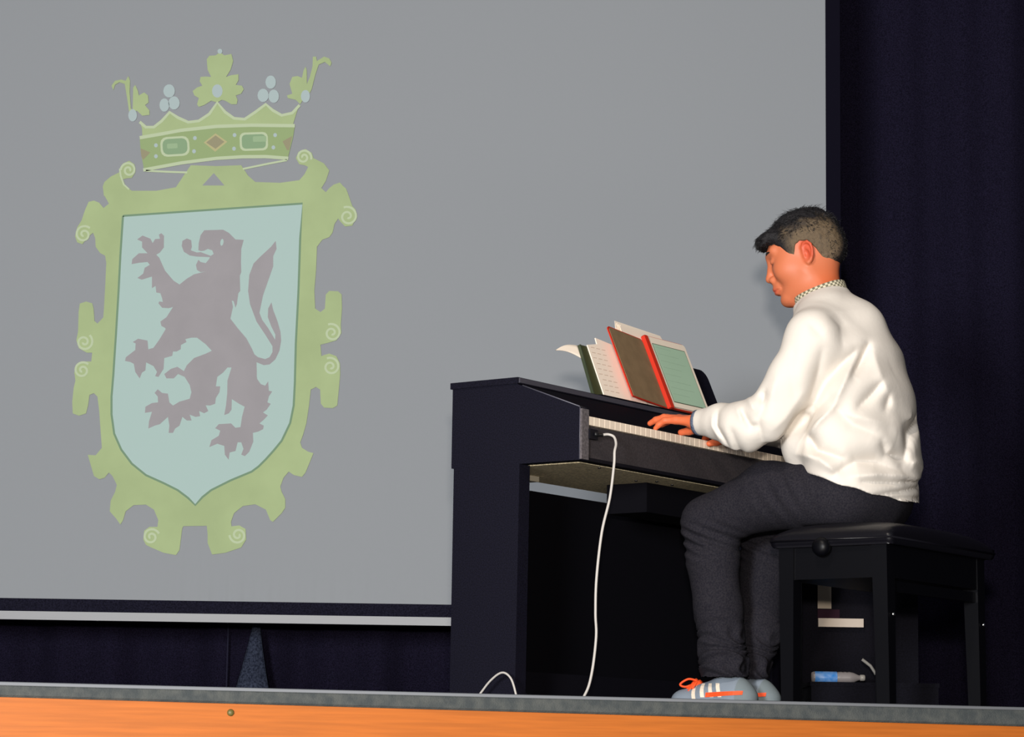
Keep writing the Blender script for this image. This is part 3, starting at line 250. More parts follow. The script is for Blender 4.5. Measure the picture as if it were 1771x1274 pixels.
SPIRALS=[[(-1.3644,1.8788),(-1.3629,1.8866),(-1.3594,1.8934),(-1.3542,1.8987),(-1.3479,1.9022),(-1.3411,1.9036),(-1.3342,1.903),(-1.328,1.9005),(-1.3228,1.8964),(-1.3191,1.8911),(-1.3171,1.8852),(-1.3168,1.8791),(-1.3182,1.8735),(-1.3209,1.8687),(-1.3248,1.8651),(-1.3295,1.8629),(-1.3343,1.8622),(-1.3391,1.8629),(-1.3432,1.8649),(-1.3465,1.8679),(-1.3488,1.8716),(-1.3498,1.8756),(-1.3497,1.8795),(-1.3486,1.883),(-1.3466,1.8858),(-1.344,1.8877),(-1.3411,1.8887),(-1.3382,1.8888),(-1.3356,1.8881),(-1.3335,1.8867),(-1.332,1.8848),(-1.3312,1.8828),(-1.331,1.8807),(-1.3315,1.879),(-1.3324,1.8776),(-1.3335,1.8768)],[(-0.7065,1.9264),(-0.7061,1.9342),(-0.7079,1.9416),(-0.7116,1.9481),(-0.7168,1.9531),(-0.723,1.9562),(-0.7296,1.9575),(-0.7361,1.9567),(-0.7419,1.9542),(-0.7465,1.9502),(-0.7498,1.9451),(-0.7514,1.9395),(-0.7514,1.9338),(-0.7498,1.9284),(-0.7469,1.924),(-0.743,1.9206),(-0.7386,1.9187),(-0.734,1.9181),(-0.7296,1.9189),(-0.7258,1.9209),(-0.7228,1.9238),(-0.7209,1.9273),(-0.7202,1.931),(-0.7205,1.9346),(-0.7218,1.9378),(-0.7238,1.9404),(-0.7263,1.9421),(-0.729,1.9429),(-0.7316,1.9429),(-0.734,1.9421),(-0.7358,1.9408),(-0.737,1.9391),(-0.7376,1.9372),(-0.7376,1.9354),(-0.737,1.9339),(-0.7361,1.9328)],[(-1.4625,1.6725),(-1.4701,1.677),(-1.4783,1.679),(-1.4865,1.6785),(-1.494,1.6758),(-1.5001,1.6711),(-1.5046,1.665),(-1.507,1.658),(-1.5073,1.6507),(-1.5056,1.6438),(-1.5022,1.6378),(-1.4974,1.6332),(-1.4917,1.6302),(-1.4857,1.6291),(-1.4798,1.6297),(-1.4746,1.6319),(-1.4705,1.6355),(-1.4677,1.6399),(-1.4663,1.6448),(-1.4664,1.6498),(-1.4679,1.6543),(-1.4704,1.6581),(-1.4737,1.6608),(-1.4775,1.6624),(-1.4813,1.6628),(-1.4848,1.662),(-1.4877,1.6604),(-1.4899,1.658),(-1.4911,1.6553),(-1.4915,1.6525),(-1.4911,1.6499),(-1.4899,1.6477),(-1.4884,1.6462),(-1.4866,1.6453),(-1.4848,1.645),(-1.4833,1.6454)],[(-0.5895,1.7586),(-0.5801,1.7607),(-0.5707,1.76),(-0.562,1.7567),(-0.5549,1.7511),(-0.5497,1.7439),(-0.5468,1.7357),(-0.5463,1.7273),(-0.5481,1.7194),(-0.552,1.7125),(-0.5575,1.7073),(-0.564,1.704),(-0.571,1.7028),(-0.5778,1.7037),(-0.5839,1.7064),(-0.5887,1.7106),(-0.5921,1.7159),(-0.5938,1.7217),(-0.5938,1.7275),(-0.5922,1.7327),(-0.5893,1.7371),(-0.5854,1.7403),(-0.581,1.7421),(-0.5765,1.7424),(-0.5724,1.7415),(-0.5688,1.7395),(-0.5662,1.7367),(-0.5646,1.7334),(-0.564,1.73),(-0.5645,1.7269),(-0.5658,1.7242),(-0.5676,1.7223),(-0.5698,1.7211),(-0.5719,1.7208),(-0.5739,1.7212),(-0.5755,1.7221)],[(-1.4488,1.2987),(-1.4432,1.2919),(-1.4398,1.2841),(-1.4387,1.2759),(-1.4399,1.268),(-1.4433,1.261),(-1.4483,1.2555),(-1.4546,1.2518),(-1.4615,1.2502),(-1.4684,1.2506),(-1.4747,1.253),(-1.48,1.2569),(-1.4839,1.262),(-1.4861,1.2678),(-1.4865,1.2737),(-1.4853,1.2792),(-1.4827,1.284),(-1.479,1.2876),(-1.4745,1.2899),(-1.4698,1.2906),(-1.4652,1.29),(-1.4611,1.2882),(-1.4579,1.2854),(-1.4557,1.2819),(-1.4547,1.2782),(-1.4548,1.2746),(-1.4558,1.2714),(-1.4577,1.2688),(-1.46,1.2671),(-1.4626,1.2662),(-1.4652,1.2662),(-1.4674,1.2669),(-1.4692,1.2682),(-1.4704,1.2698),(-1.471,1.2715),(-1.4709,1.2731)],[(-0.6328,1.3479),(-0.6241,1.3499),(-0.6154,1.3492),(-0.6075,1.3462),(-0.6009,1.3411),(-0.5961,1.3345),(-0.5934,1.327),(-0.5929,1.3193),(-0.5946,1.312),(-0.5982,1.3057),(-0.6032,1.3009),(-0.6093,1.2979),(-0.6157,1.2968),(-0.622,1.2976),(-0.6276,1.3001),(-0.6321,1.3039),(-0.6352,1.3088),(-0.6367,1.3141),(-0.6367,1.3194),(-0.6352,1.3242),(-0.6326,1.3282),(-0.629,1.3311),(-0.625,1.3328),(-0.6208,1.3331),(-0.617,1.3323),(-0.6137,1.3304),(-0.6113,1.3278),(-0.6098,1.3248),(-0.6093,1.3217),(-0.6097,1.3188),(-0.6109,1.3164),(-0.6126,1.3147),(-0.6146,1.3136),(-0.6166,1.3133),(-0.6184,1.3136),(-0.6198,1.3144)],[(-1.4494,1.1979),(-1.4566,1.2021),(-1.4645,1.204),(-1.4723,1.2036),(-1.4794,1.201),(-1.4853,1.1966),(-1.4895,1.1908),(-1.4918,1.1841),(-1.4921,1.1773),(-1.4905,1.1707),(-1.4872,1.1651),(-1.4826,1.1607),(-1.4772,1.1579),(-1.4715,1.1568),(-1.4659,1.1574),(-1.461,1.1595),(-1.457,1.1629),(-1.4544,1.1671),(-1.4531,1.1717),(-1.4532,1.1764),(-1.4545,1.1807),(-1.457,1.1842),(-1.4601,1.1868),(-1.4637,1.1883),(-1.4673,1.1887),(-1.4706,1.188),(-1.4734,1.1864),(-1.4755,1.1842),(-1.4767,1.1816),(-1.477,1.179),(-1.4766,1.1765),(-1.4755,1.1745),(-1.4741,1.173),(-1.4724,1.1721),(-1.4707,1.1719),(-1.4692,1.1722)],[(-0.634,1.2303),(-0.6254,1.2323),(-0.6167,1.2316),(-0.6087,1.2286),(-0.6021,1.2235),(-0.5973,1.2169),(-0.5947,1.2095),(-0.5942,1.2018),(-0.5959,1.1945),(-0.5995,1.1883),(-0.6045,1.1835),(-0.6105,1.1805),(-0.6169,1.1794),(-0.6232,1.1802),(-0.6288,1.1827),(-0.6333,1.1865),(-0.6364,1.1913),(-0.6379,1.1966),(-0.6379,1.2019),(-0.6364,1.2067),(-0.6338,1.2107),(-0.6302,1.2136),(-0.6262,1.2152),(-0.6221,1.2156),(-0.6182,1.2147),(-0.615,1.2129),(-0.6125,1.2103),(-0.6111,1.2073),(-0.6106,1.2042),(-0.611,1.2014),(-0.6121,1.199),(-0.6138,1.1972),(-0.6158,1.1962),(-0.6178,1.1958),(-0.6196,1.1962),(-0.6211,1.197)],[(-1.1872,0.6214),(-1.1922,0.6279),(-1.1987,0.6326),(-1.206,0.6353),(-1.2136,0.6357),(-1.2207,0.634),(-1.2268,0.6305),(-1.2315,0.6254),(-1.2344,0.6194),(-1.2354,0.613),(-1.2346,0.6066),(-1.2321,0.601),(-1.2282,0.5964),(-1.2233,0.5932),(-1.218,0.5916),(-1.2126,0.5916),(-1.2077,0.593),(-1.2036,0.5958),(-1.2006,0.5994),(-1.1989,0.6036),(-1.1985,0.608),(-1.1994,0.6121),(-1.2013,0.6156),(-1.204,0.6183),(-1.2072,0.62),(-1.2105,0.6207),(-1.2137,0.6204),(-1.2165,0.6192),(-1.2186,0.6174),(-1.2199,0.6151),(-1.2204,0.6128),(-1.2202,0.6105),(-1.2194,0.6086),(-1.2182,0.6072),(-1.2168,0.6064),(-1.2153,0.6061)],[(-0.9483,0.6198),(-0.9462,0.6119),(-0.9421,0.605),(-0.9363,0.5997),(-0.9295,0.5964),(-0.9223,0.5952),(-0.9152,0.596),(-0.9089,0.5988),(-0.9038,0.6031),(-0.9003,0.6086),(-0.8986,0.6147),(-0.8987,0.6209),(-0.9005,0.6266),(-0.9037,0.6314),(-0.9081,0.635),(-0.913,0.6371),(-0.9182,0.6377),(-0.923,0.6368),(-0.9272,0.6346),(-0.9305,0.6314),(-0.9326,0.6276),(-0.9334,0.6235),(-0.933,0.6195),(-0.9315,0.616),(-0.9293,0.6132),(-0.9264,0.6113),(-0.9233,0.6103),(-0.9203,0.6103),(-0.9177,0.6112),(-0.9156,0.6127),(-0.9141,0.6146),(-0.9134,0.6168),(-0.9134,0.6188),(-0.914,0.6206),(-0.915,0.6219),(-0.9163,0.6228)]]
# ------------------------------------------------------------------ setting: stage and hall
EL=Vector((-.9354,4.9915,0)); ER=Vector((1.086,5.6918,0)); ED=(ER-EL).normalized()
def edge(t, off=0): p=EL+ED*t; n=Vector((ED.y,-ED.x,0)); return p+n*off      # t metres along the stage edge, off towards the hall
t0,t1=-2.2,4.2
bm=bmesh.new(); a=edge(t0);b=edge(t1)
a=edge(t0,-.02);b=edge(t1,-.02)
prism(bm,[(a.x,a.y),(b.x,b.y),(4.2,9.75),(-4.2,9.75)],lambda p,h:(p[0],p[1],h),-.014,0)
o=bmo('floor',bm,mat('stage_floor_black',(26,25,30),.6,.2,noise=.2,scale=40)); tag(o,'black stage floor under the piano and bench','floor',kind='structure')
o=bx('floor',(-5,5,-3,9.8,-1.4,-1.3),mat('hall_floor_dark',(60,52,48),.8,.2),bev=0); tag(o,'dark hall floor below the stage','floor',kind='structure')
o=bx('wall_back',(-4.4,4.4,9.75,9.85,-.05,4.6),mat('rear_wall_black',(14,13,20),.9,.1),bev=0); tag(o,'black rear wall of the stage behind the curtain','wall',kind='structure')
# rounded grey nosing along the stage edge, a little deeper at the right end
bm=bmesh.new(); rings=[]
for i in range(61):
    t=t0+(t1-t0)*i/60; s=min(max(t/2.14,-.4),1.4); hgt=.0285+.0125*s
    prof=[(-.06,.0),(-.012,.0),(.0,-.003),(.006,-.008),(.007,-hgt+.004),(.003,-hgt),(-.06,-hgt)]
    rings.append([bm.verts.new((*(edge(t,q)).to_2d(),z)) for q,z in prof])
for A_,B_ in zip(rings,rings[1:]):
    for k in range(len(A_)-1): bm.faces.new((A_[k],A_[k+1],B_[k+1],B_[k]))
m=mat('grey_nosing_carpet',(62,66,67),.85,.15,noise=.35,scale=45,rgb2=(78,80,78),bump=.3,bscale=350)
o=bmo('trim_1',bm,m); tubo('lit_edge_line',[(*edge(t0,.001).to_2d(),-.0035),(*edge(t1,.001).to_2d(),-.0035)],.0042,mat('nosing_highlight',(116,118,122),.8,.2),o,8); tag(o,'grey rounded nosing strip along the stage edge','trim',kind='structure')  # paler tube paints the top-lit highlight along the nosing
bm=bmesh.new(); rings=[]
for i in range(2):
    t=[t0,t1][i]; rings.append([bm.verts.new((*(edge(t,q)).to_2d(),z)) for q,z in [(-.03,-.01),(.0,-.01),(.0,-.014),(-.03,-.014)]])
bm.free()
BOARDS=[]
for z1_,z0_ in ((-.016,-.163),(-.167,-.31),(-.314,-.50),(-.504,-.72),(-.724,-1.0),(-1.004,-1.3)):
    A_=[edge(t0,-.002),edge(t1,-.002)]; q=[edge(t1,-.03),edge(t0,-.03)]; poly=[(p.x,p.y) for p in A_+q]
    bm=bmesh.new(); prism(bm,poly,lambda p,h:(p[0],p[1],h),z0_,z1_); BOARDS.append(bm)
m=mat('orange_varnished_wood',(168,91,31),.5,.3,noise=.10,scale=9,stretch=(.6,.6,14),bump=.05,bscale=20)
bm=bmesh.new(); prism(bm,[(p.x,p.y) for p in (edge(t0,-.031),edge(t1,-.031),edge(t1,-.06),edge(t0,-.06))],lambda p,h:(p[0],p[1],h),-1.3,-.016)
o=bmo('wall_front',bm,mat('fascia_frame_dark',(40,28,20),.8,.1))
for bm in BOARDS: bmo('board',bm,m,o,.001,1)
tag(o,'orange varnished wooden board face of the stage front','wall',kind='structure')
sc=lathe('screw',[(0,.004),(.005,.0035),(.007,0),(.007,-.002)],mat('dark_screw',(92,84,40),.5,.5),o,12,Matrix.Translation((*(edge(.419,.0)).to_2d(),-.0485))@Matrix.Rotation(math.atan2(ED.y,ED.x),4,'Z')@Matrix.Rotation(math.radians(90),4,'X'))

for nm,x0_ in (('wall_left',-4.5),('wall_right',4.4)):
    o=bx(nm,(x0_,x0_+.1,6.2,9.75,-.05,4.6),mat('side_wall_black',(16,15,22),.9,.1),bev=0); tag(o,'black side wall of the stage','wall',kind='structure')
# ------------------------------------------------------------------ black backdrop curtain with folds
def folds(x): return .7*.035*math.sin(x*14+.8*math.sin(x*2.3))+.018*math.sin(x*33+1)
nx,nz=420,6
V=[];Fc=[]
for j in range(nz+1):
    z=.005+4.2*j/nz
    for i in range(nx+1):
        x=-4.2+8.4*i/nx; V.append((x,9.35+folds(x)*(1-.25*j/nz),z))
for j in range(nz):
    for i in range(nx): a=j*(nx+1)+i; Fc.append((a,a+1,a+nx+2,a+nx+1))
cur=empty('backdrop_curtain',(0,9.35,0)); tag(cur,'black velvet backdrop curtain hanging behind the screen and the pianist','curtain')
o=pyd('drape',V,Fc,M_black,cur,True); o.location=(0,-9.35,0)
sm=o.modifiers.new('thickness','SOLIDIFY'); sm.thickness=.006
tubo('seam',[(-.995,9.285,.02),(-.995,9.285,3)],.003,mat('seam_grey',(48,47,66),.9,.1),cur,6).location=(0,-9.35,0)
# pale flare of lining where the curtain edge kicks out at the floor
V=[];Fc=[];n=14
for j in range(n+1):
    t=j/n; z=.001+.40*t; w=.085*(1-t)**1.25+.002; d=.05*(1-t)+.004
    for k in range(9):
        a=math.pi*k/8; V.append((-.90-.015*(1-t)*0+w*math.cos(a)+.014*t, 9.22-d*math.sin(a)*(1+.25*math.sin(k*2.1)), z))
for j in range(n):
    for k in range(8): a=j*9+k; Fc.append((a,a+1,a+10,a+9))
o=pyd('hem_flare',V,Fc,mat('blue_grey_lining',(66,72,90),1,.05,noise=.3,scale=150,rgb2=(34,38,52)),cur,True); o.location=(0,-9.35,0)
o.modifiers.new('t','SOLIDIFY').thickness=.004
tag(o,'pale blue-grey flare of lining at the curtain hem')

# ------------------------------------------------------------------ projection screen with the projected coat of arms, its light painted as coloured layers
SX0,SX1,SZ0,SZ1,SY=-3.2,1.077,.395,3.35,8.8
scr=empty('projection_screen',((SX0+SX1)/2,SY,0)); tag(scr,'large grey projection screen showing a crowned coat of arms with a lion','screen')
OFF=-Vector(scr.location)
def onscr(o): o.location=OFF; return o
V=[];Fc=[];nx,nz=500,60
for j in range(nz+1):
    z=SZ0+(SZ1-SZ0)*(j/nz)**1.6; w=math.exp(-(z-SZ0)/.075)
    for i in range(nx+1):
        x=SX0+(SX1-SX0)*i/nx
        rip=.0022*math.sin(x*118+2*math.sin(x*7))+.0018*math.sin(x*57+1.3)+.0012*math.sin(x*211)
        V.append((x,SY+.003+.75*rip*w*(.6+.5*math.sin(x*5.1)+.3*math.sin(x*13+2)),z))
for j in range(nz):
    for i in range(nx): a=j*(nx+1)+i; Fc.append((a,a+1,a+nx+2,a+nx+1))
onscr(pyd('screen_fabric',V,Fc,M_screen,scr,True))
onscr(bx('border',(SX0,SX1,SY-.004,SY+.012,.352,.396),M_border,scr,0))
onscr(bx('border',(SX1,SX1+.05,SY-.004,SY+.012,.352,SZ1),mat('side_border_black',(21,19,31),1,.05),scr,0))
b_=onscr(bx('bottom_bar',(SX0-.05,SX1+.1,SY-.02,SY+.02,.324,.352),M_bar,scr,.006,3))
def layer(name, poly, y, m, parent=scr):
    y*=.45
    n=len(poly); tri=tessellate_polygon([[Vector((p[0],p[1],0)) for p in poly]])
    bm=bmesh.new(); a=[bm.verts.new((p[0],SY-y,p[1])) for p in poly]; b=[bm.verts.new((p[0],SY-y+.0002,p[1])) for p in poly]
    for t in tri:
        for q in (a,b):
            try: bm.faces.new([q[i] for i in t])
            except ValueError: pass
    for i in range(n): bm.faces.new((a[i],a[(i+1)%n],b[(i+1)%n],b[i]))
    o=bmo(name,bm,m,parent)
    if parent is scr: onscr(o)
    return o
def stroke(bm,pts,w,y):
    y=y*.45+.0001
    P=[Vector((p[0],p[1])) for p in pts]; n=len(P); L=[];R=[]
    for i,p in enumerate(P):
        t=(P[min(i+1,n-1)]-P[max(i-1,0)]); t=t.normalized() if t.length>1e-6 else Vector((1,0)); nn=Vector((-t.y,t.x))*w/2
        L.append(bm.verts.new((p.x+nn.x,SY-y,p.y+nn.y))); R.append(bm.verts.new((p.x-nn.x,SY-y,p.y-nn.y)))
    for i in range(n-1): bm.faces.new((L[i],R[i],R[i+1],L[i+1]))
G_frame=mat('projected_green',(184,201,150),.9,.1,noise=.05,scale=6)
G_line=mat('projected_light_green',(205,219,182),.9,.1)
G_dark=mat('projected_dark_green',(134,162,134),.9,.1)
G_field=mat('projected_pale_blue',(190,214,208),.9,.1)
G_lion=mat('projected_mauve_grey',(173,168,171),.9,.1,noise=.03,scale=10)
G_pearl=mat('projected_pearl',(190,206,206),.9,.1)
G_gem=mat('projected_gem_green',(152,180,142),.9,.1)
G_gem2=mat('projected_gem_light',(170,196,156),.9,.1)
G_red=mat('projected_dull_red',(168,162,132),.9,.1)
G_red2=mat('projected_ochre',(200,194,146),.9,.1)
G_olive=mat('projected_olive',(166,186,134),.9,.1)  # olive tone of the crown band in the projected image
lay=layer('shield_frame',CREST['frame'],.002,G_frame); layer('frame_notch',CREST['frame_hole'],.003,M_screen)
layer('shield_field',CREST['field'],.003,G_field)
lion=layer('lion',CREST['lion'],.004,G_lion); ey=layer('lion_eye',EYE,.005,G_field)
layer('crown_band',CREST['crown_band'],.004,G_olive); layer('crown_points',CREST['crown_rim'],.0035,G_frame)
for k in ('fleur_center','fleur_left','fleur_right'): layer('crown_leaf',CREST[k],.0045,G_frame)
for g in GEM_RIMS: layer('gem_rim',g,.0047,G_line)
for g in GEMS: layer('gem',g,.0054,G_gem)
for g in GEM_SHINE: layer('gem_shine',g,.006,G_gem2)
layer('diamond_rim',CREST['diamond_rim'],.0047,G_red2); layer('diamond',CREST['diamond_red'],.0054,G_red)
layer('diamond',CREST['half_diamond_left'],.005,G_red); layer('diamond',CREST['half_diamond_right'],.005,G_red)
for p in PEARLS: layer('pearl',p,.0058,G_pearl)
for p in DOTS: layer('pearl',p,.0054,G_pearl)
for nm,(pts,w) in CREST_LINES.items():
    bm=bmesh.new(); stroke(bm,pts,w,.0053 if nm!='field_edge' else .0037); onscr(bmo('outline',bm,G_dark if nm=='field_edge' else G_line,scr))
for s in SPIRALS:
    bm=bmesh.new(); stroke(bm,s,.0075,.0042); onscr(bmo('scroll',bm,G_line,scr))

# ------------------------------------------------------------------ digital piano (local x: towards the player, y: bass to treble)
AZ=-math.radians(36.2); PB=(.171,6.4,0)
DF=Vector((math.cos(AZ),math.sin(AZ),0)); DL=Vector((-math.sin(AZ),math.cos(AZ),0))
def loc(q,s,z=0): v=Vector(PB)+DF*q+DL*s; return (v.x,v.y,z)
PL=1.285
pn=empty('digital_piano',PB,AZ); tag(pn,'black upright digital piano with its ivory keys facing the seated boy','piano')
yz=lambda p,h:(p[0],h,p[1])
bx('top_board',(-.405,-.19,-.004,PL+.004,.815,.831),M_piano,pn,.0025)
bx('top_lit_edge',(-.1905,-.186,0,PL,.817,.829),mat('lit_edge_grey',(66,65,74),.5,.4),pn,.001,1)  # lit front edge of the top board, painted as a lighter grey strip
for y in (0,PL-.03):
    bm=bmesh.new(); prism(bm,[(-.40,.61),(-.40,.815),(-.195,.815),(-.19,.812),(0,.742),(0,.61)],yz,y,y+.03); bmo('side_cheek',bm,M_piano,pn,.0015,1)
    bm=bmesh.new(); prism(bm,[(-.392,0),(-.392,.6099),(-.184,.6099),(-.188,.04),(-.15,.015),(-.15,0)],yz,y,y+.045); bmo('leg_panel',bm,M_piano,pn,.0015,1)
tubo('edge_highlight',[(-.178,.0005,.809),(-.002,.0005,.7435)],.0016,M_edge,pn,6); tubo('edge_highlight',[(-.001,.0005,.742),(-.001,.0005,.612)],.0013,M_edge,pn,6)  # edge highlights of the bass-side cheek, painted as thin lighter tubes
bx('cheek_front',(.0,.006,0,.030,.612,.738),mat('cheek_grey',(92,86,88),.6,.3,noise=.3,scale=150),pn,.001,1)
bm=bmesh.new(); prism(bm,[(-.195,.8149),(-.185,.812),(-.135,.74),(-.135,.722),(-.17,.722),(-.20,.80)],yz,.03,PL-.03); bmo('fallboard',bm,M_pdark,pn,.001,1)
bx('key_bed',(-.39,-.001,.03,PL-.03,.617,.698),mat('key_slip',(58,53,55),.7,.2,noise=.2,scale=200),pn,.004,2)
bx('key_bed_lip',(-.03,.001,.03,PL-.03,.6105,.619),M_pdark,pn,.001,1)
bx('bottom_board',(-.385,-.03,.045,PL-.045,.609,.6165),M_board,pn,.001,1)
bx('back_panel',(-.387,-.372,.045,PL-.045,.10,.581),mat('box_black',(9,8,14),.8,.1),pn,.001,1)
bx('upper_back',(-.40,-.388,.03,PL-.03,.62,.815),M_pdark,pn,0)
bx('foot_rail',(-.36,-.31,.045,PL-.045,.03,.10),M_pdark,pn,.002,1)
bx('speaker_box',(-.256,-.128,.500,1.13,.53,.6085),mat('box_black',(9,8,14),.8,.1),pn,.002,1)
bx('bracket',(-.335,-.305,.19,.255,.595,.6088),mat('pale_bracket',(176,168,150),.5,.4),pn,.001,1)
for q,s in [(-.05,.16),(-.09,.49),(-.10,.58),(-.07,.76),(-.09,.79),(-.13,.45),(-.06,.97)]:
    lathe('screw_head',[(0,-.003),(.004,-.002),(.0045,0)],M_chrome,pn,8,Matrix.Translation((q,s,.609)))
# keys: 52 white, 36 black
WK=(PL-.06)/52
bm=bmesh.new(); box(bm,-.134,.005,.0004,WK-.0004,.70,.722); bmesh.ops.bevel(bm,geom=[e for e in bm.edges],offset=.0008,segments=1,affect='EDGES')
k0=bmo('white_key',bm,M_ivory,pn); k0.location=(0,.03,0)
for i in range(1,52):
    k=k0.copy(); COL.objects.link(k); k.location=(0,.03+i*WK,0)
bm=bmesh.new(); vv=box(bm,-.133,-.045,-.0055,.0055,.715,.7335)
for v in vv:
    if v.co.z>.73 and v.co.x>-.1: v.co.x-=.008
    if v.co.z>.73: v.co.y*=.85
b0=None
for i in range(51):
    if (i+5)%7 in (2,6): continue     # lowest key is A
    if b0 is None: k=b0=bmo('black_key',bm,M_ebony,pn,.001,1)
    else: k=b0.copy(); COL.objects.link(k)
    k.location=(0,.03+(i+1)*WK,0)
# headphone jack box and plug
bx('jack_box',(-.03,.012,.028,.062,.665,.69),M_pdark,pn,.002,1)

# sloped music rest
TA=math.radians(23.5); UPV=Vector((-math.sin(TA),0,math.cos(TA))); NRM=Vector((math.cos(TA),0,math.sin(TA)))
RB=Vector((-.192,0,.8315))
def rp(y,u,n): return RB+Vector((0,y,0))+UPV*u+NRM*n     # y along the piano, u up the rest, n out from it
def slab(name,poly,n0,n1,m,parent,bev=0,seg=1,origin=None):
    bm=bmesh.new(); prism(bm,poly,lambda p,h:rp(p[0],p[1],h)-(origin or Vector((0,0,0))),n0,n1); return bmo(name,bm,m,parent,bev,seg)
def rr(y0,y1,u0,u1,r,corners='abcd',n=5):
    out=[]
    for c,(cy,cu,a0) in dict(a=(y0+r,u0+r,180),b=(y1-r,u0+r,270),c=(y1-r,u1-r,0),d=(y0+r,u1-r,90)).items():
        if c in corners:
            for k in range(n+1): a=math.radians(a0+90*k/n); out.append((cy+r*math.cos(a),cu+r*math.sin(a)))
        else: out.append({'a':(y0,u0),'b':(y1,u0),'c':(y1,u1),'d':(y0,u1)}[c])
    return out
slab('music_rest',rr(.60,1.028,.0,.178,.03,'cd'),-.024,-.014,M_piano,pn,.001)
bx('rest_ledge',(-.225,-.187,.37,1.02,.8312,.8335),M_pdark,pn,0)

# ------------------------------------------------------------------ things on the music rest
def rthing(name,y,label,cat):
    b=RB+Vector((0,y,0)); e=empty(name,loc(b.x,b.y,b.z),AZ); tag(e,label,cat); return e,b
e,bo=rthing('tablet',.80,'tablet with a pale green screen and white bezel in an open red folding case','tablet')
slab('case_back',rr(.700,.9165,.004,.2345,.012),.001,.007,M_red,e,.0015,1,bo)
slab('body',rr(.710,.907,.006,.228,.010),.0072,.0135,M_whitepl,e,.001,1,bo)
sc_=slab('screen_bezel',rr(.7255,.8935,.021,.207,.001,''),.0132,.0142,mat('screen_rim',(60,70,50),.5,.4),e,0,1,bo)
M_tab=mat('tablet_glow',(158,184,160),.35,.4,rgb2=(150,176,150),scale=3,emit=.22)
slab('screen',rr(.7275,.8915,.023,.205,.001,''),.0140,.0146,M_tab,e,0,1,bo)
bm=bmesh.new()
for k in range(8):
    u=.195-.021*k
    for yy in (0,):
        prism(bm,[(.735,u),(.735+.13*(.6+.4*math.sin(k*2.3)**2),u),(.735+.13*(.6+.4*math.sin(k*2.3)**2),u+.0015),(.735,u+.0015)],lambda p,h:rp(p[0],p[1],h)-bo,.0146,.0148)
bmo('screen_lines',bm,mat('screen_faint_lines',(168,196,172),.5,.3),e)
slab('case_spine',rr(.694,.712,.0,.228,.004),.004,.0165,M_red,e,.002,1,bo)
# cover flap, turned open to the left and a little forward
bm=bmesh.new(); prism(bm,rr(.492,.697,.0015,.219,.014,'cd'),lambda p,h:rp(p[0],p[1],h+(.697-p[0])*.10)-bo,.001,.0042); bmo('case_cover',bm,M_red,e,.001,1)
bm=bmesh.new(); prism(bm,rr(.4985,.692,.004,.2155,.012,'cd'),lambda p,h:rp(p[0],p[1],h+(.697-p[0])*.10)-bo,.0041,.0052); bmo('cover_lining',bm,M_grey_lining,e)
# sheet with faint notation behind the cover
e,bo=rthing('sheet_music',.44,'cream sheet of music with faint handwriting left of the tablet cover','sheet music')
slab('page',[(.392,0),(.60,0),(.60,.17),(.455,.188),(.452,.168),(.400,.158)],-.004,-.001,M_paper,e,0,1,bo)
bm=bmesh.new()
for k in range(9):
    u=.020+.0165*k
    for w in range(3):
        y0=.405+.004*(k%3)+w*.026; prism(bm,[(y0,u),(y0+.018,u+.0005),(y0+.018,u+.002),(y0,u+.0015)],lambda p,h:rp(p[0],p[1],h)-bo,-.001,-.0007)
bmo('notation',bm,mat('faint_ink',(205,180,160),.9,.1),e)
# dark green folder with its front page flopping back
e,bo=rthing('music_folder',.37,'dark green folder with a limp page hanging over its left end','folder')
slab('cover',[(.350,0),(.592,0),(.592,.155),(.372,.155)],-.0125,-.0045,mat('dark_green_card',(62,66,38),.6,.3),e,.0015,1,bo)
slab('cover_edge',[(.347,0),(.3515,0),(.3735,.156),(.368,.156)],-.0128,-.0041,mat('folder_edge_dark',(58,66,48),.5,.4),e,.0008,1,bo)
P_=[];nu=10
V=[];Fc=[]
for i in range(nu+1):
    t=i/nu
    for j in range(5):
        s_=j/4
        q=rp(.373-.100*t,.157-.042*s_*(1-t)-.022*t+.009*math.sin(t*3.14),-.0135-.015*t)-bo
        V.append(q)
for i in range(nu):
    for j in range(4): a=i*5+j; Fc.append((a,a+1,a+6,a+5))
o=pyd('loose_page',V,Fc,M_paper,e,True); o.modifiers.new('t','SOLIDIFY').thickness=.0012
# open white book behind
e,bo=rthing('music_book',.72,'open white music book with fanned pages behind the tablet','book')
for k in range(7):
    a=.014*k; sl=.0012*k
    pl=[(.60+.004*math.sin(k*2),.0),(.84,.0),(.842-.0015*k,.235-.001*k),(.836-.002*k,.262-.001*k),(.618+.006*math.sin(k*1.7),.276-.004*k-.003*math.sin(k)),(.612+.008*math.sin(k*2.6),.262-.005*k),(.600+.012*math.sin(k*1.9),.235-.008*k),(.607,.20)]
    bm=bmesh.new(); prism(bm,pl,lambda p,h:rp(p[0],p[1],h+.05*max(0,(.66-p[0]))*(k-3)/3*max(0,p[1]-.1)*6)-bo,-.0125+.0012*k-.0005,-.0125+.0012*k+.0004)
    bmo('page',bm,M_paper,e)
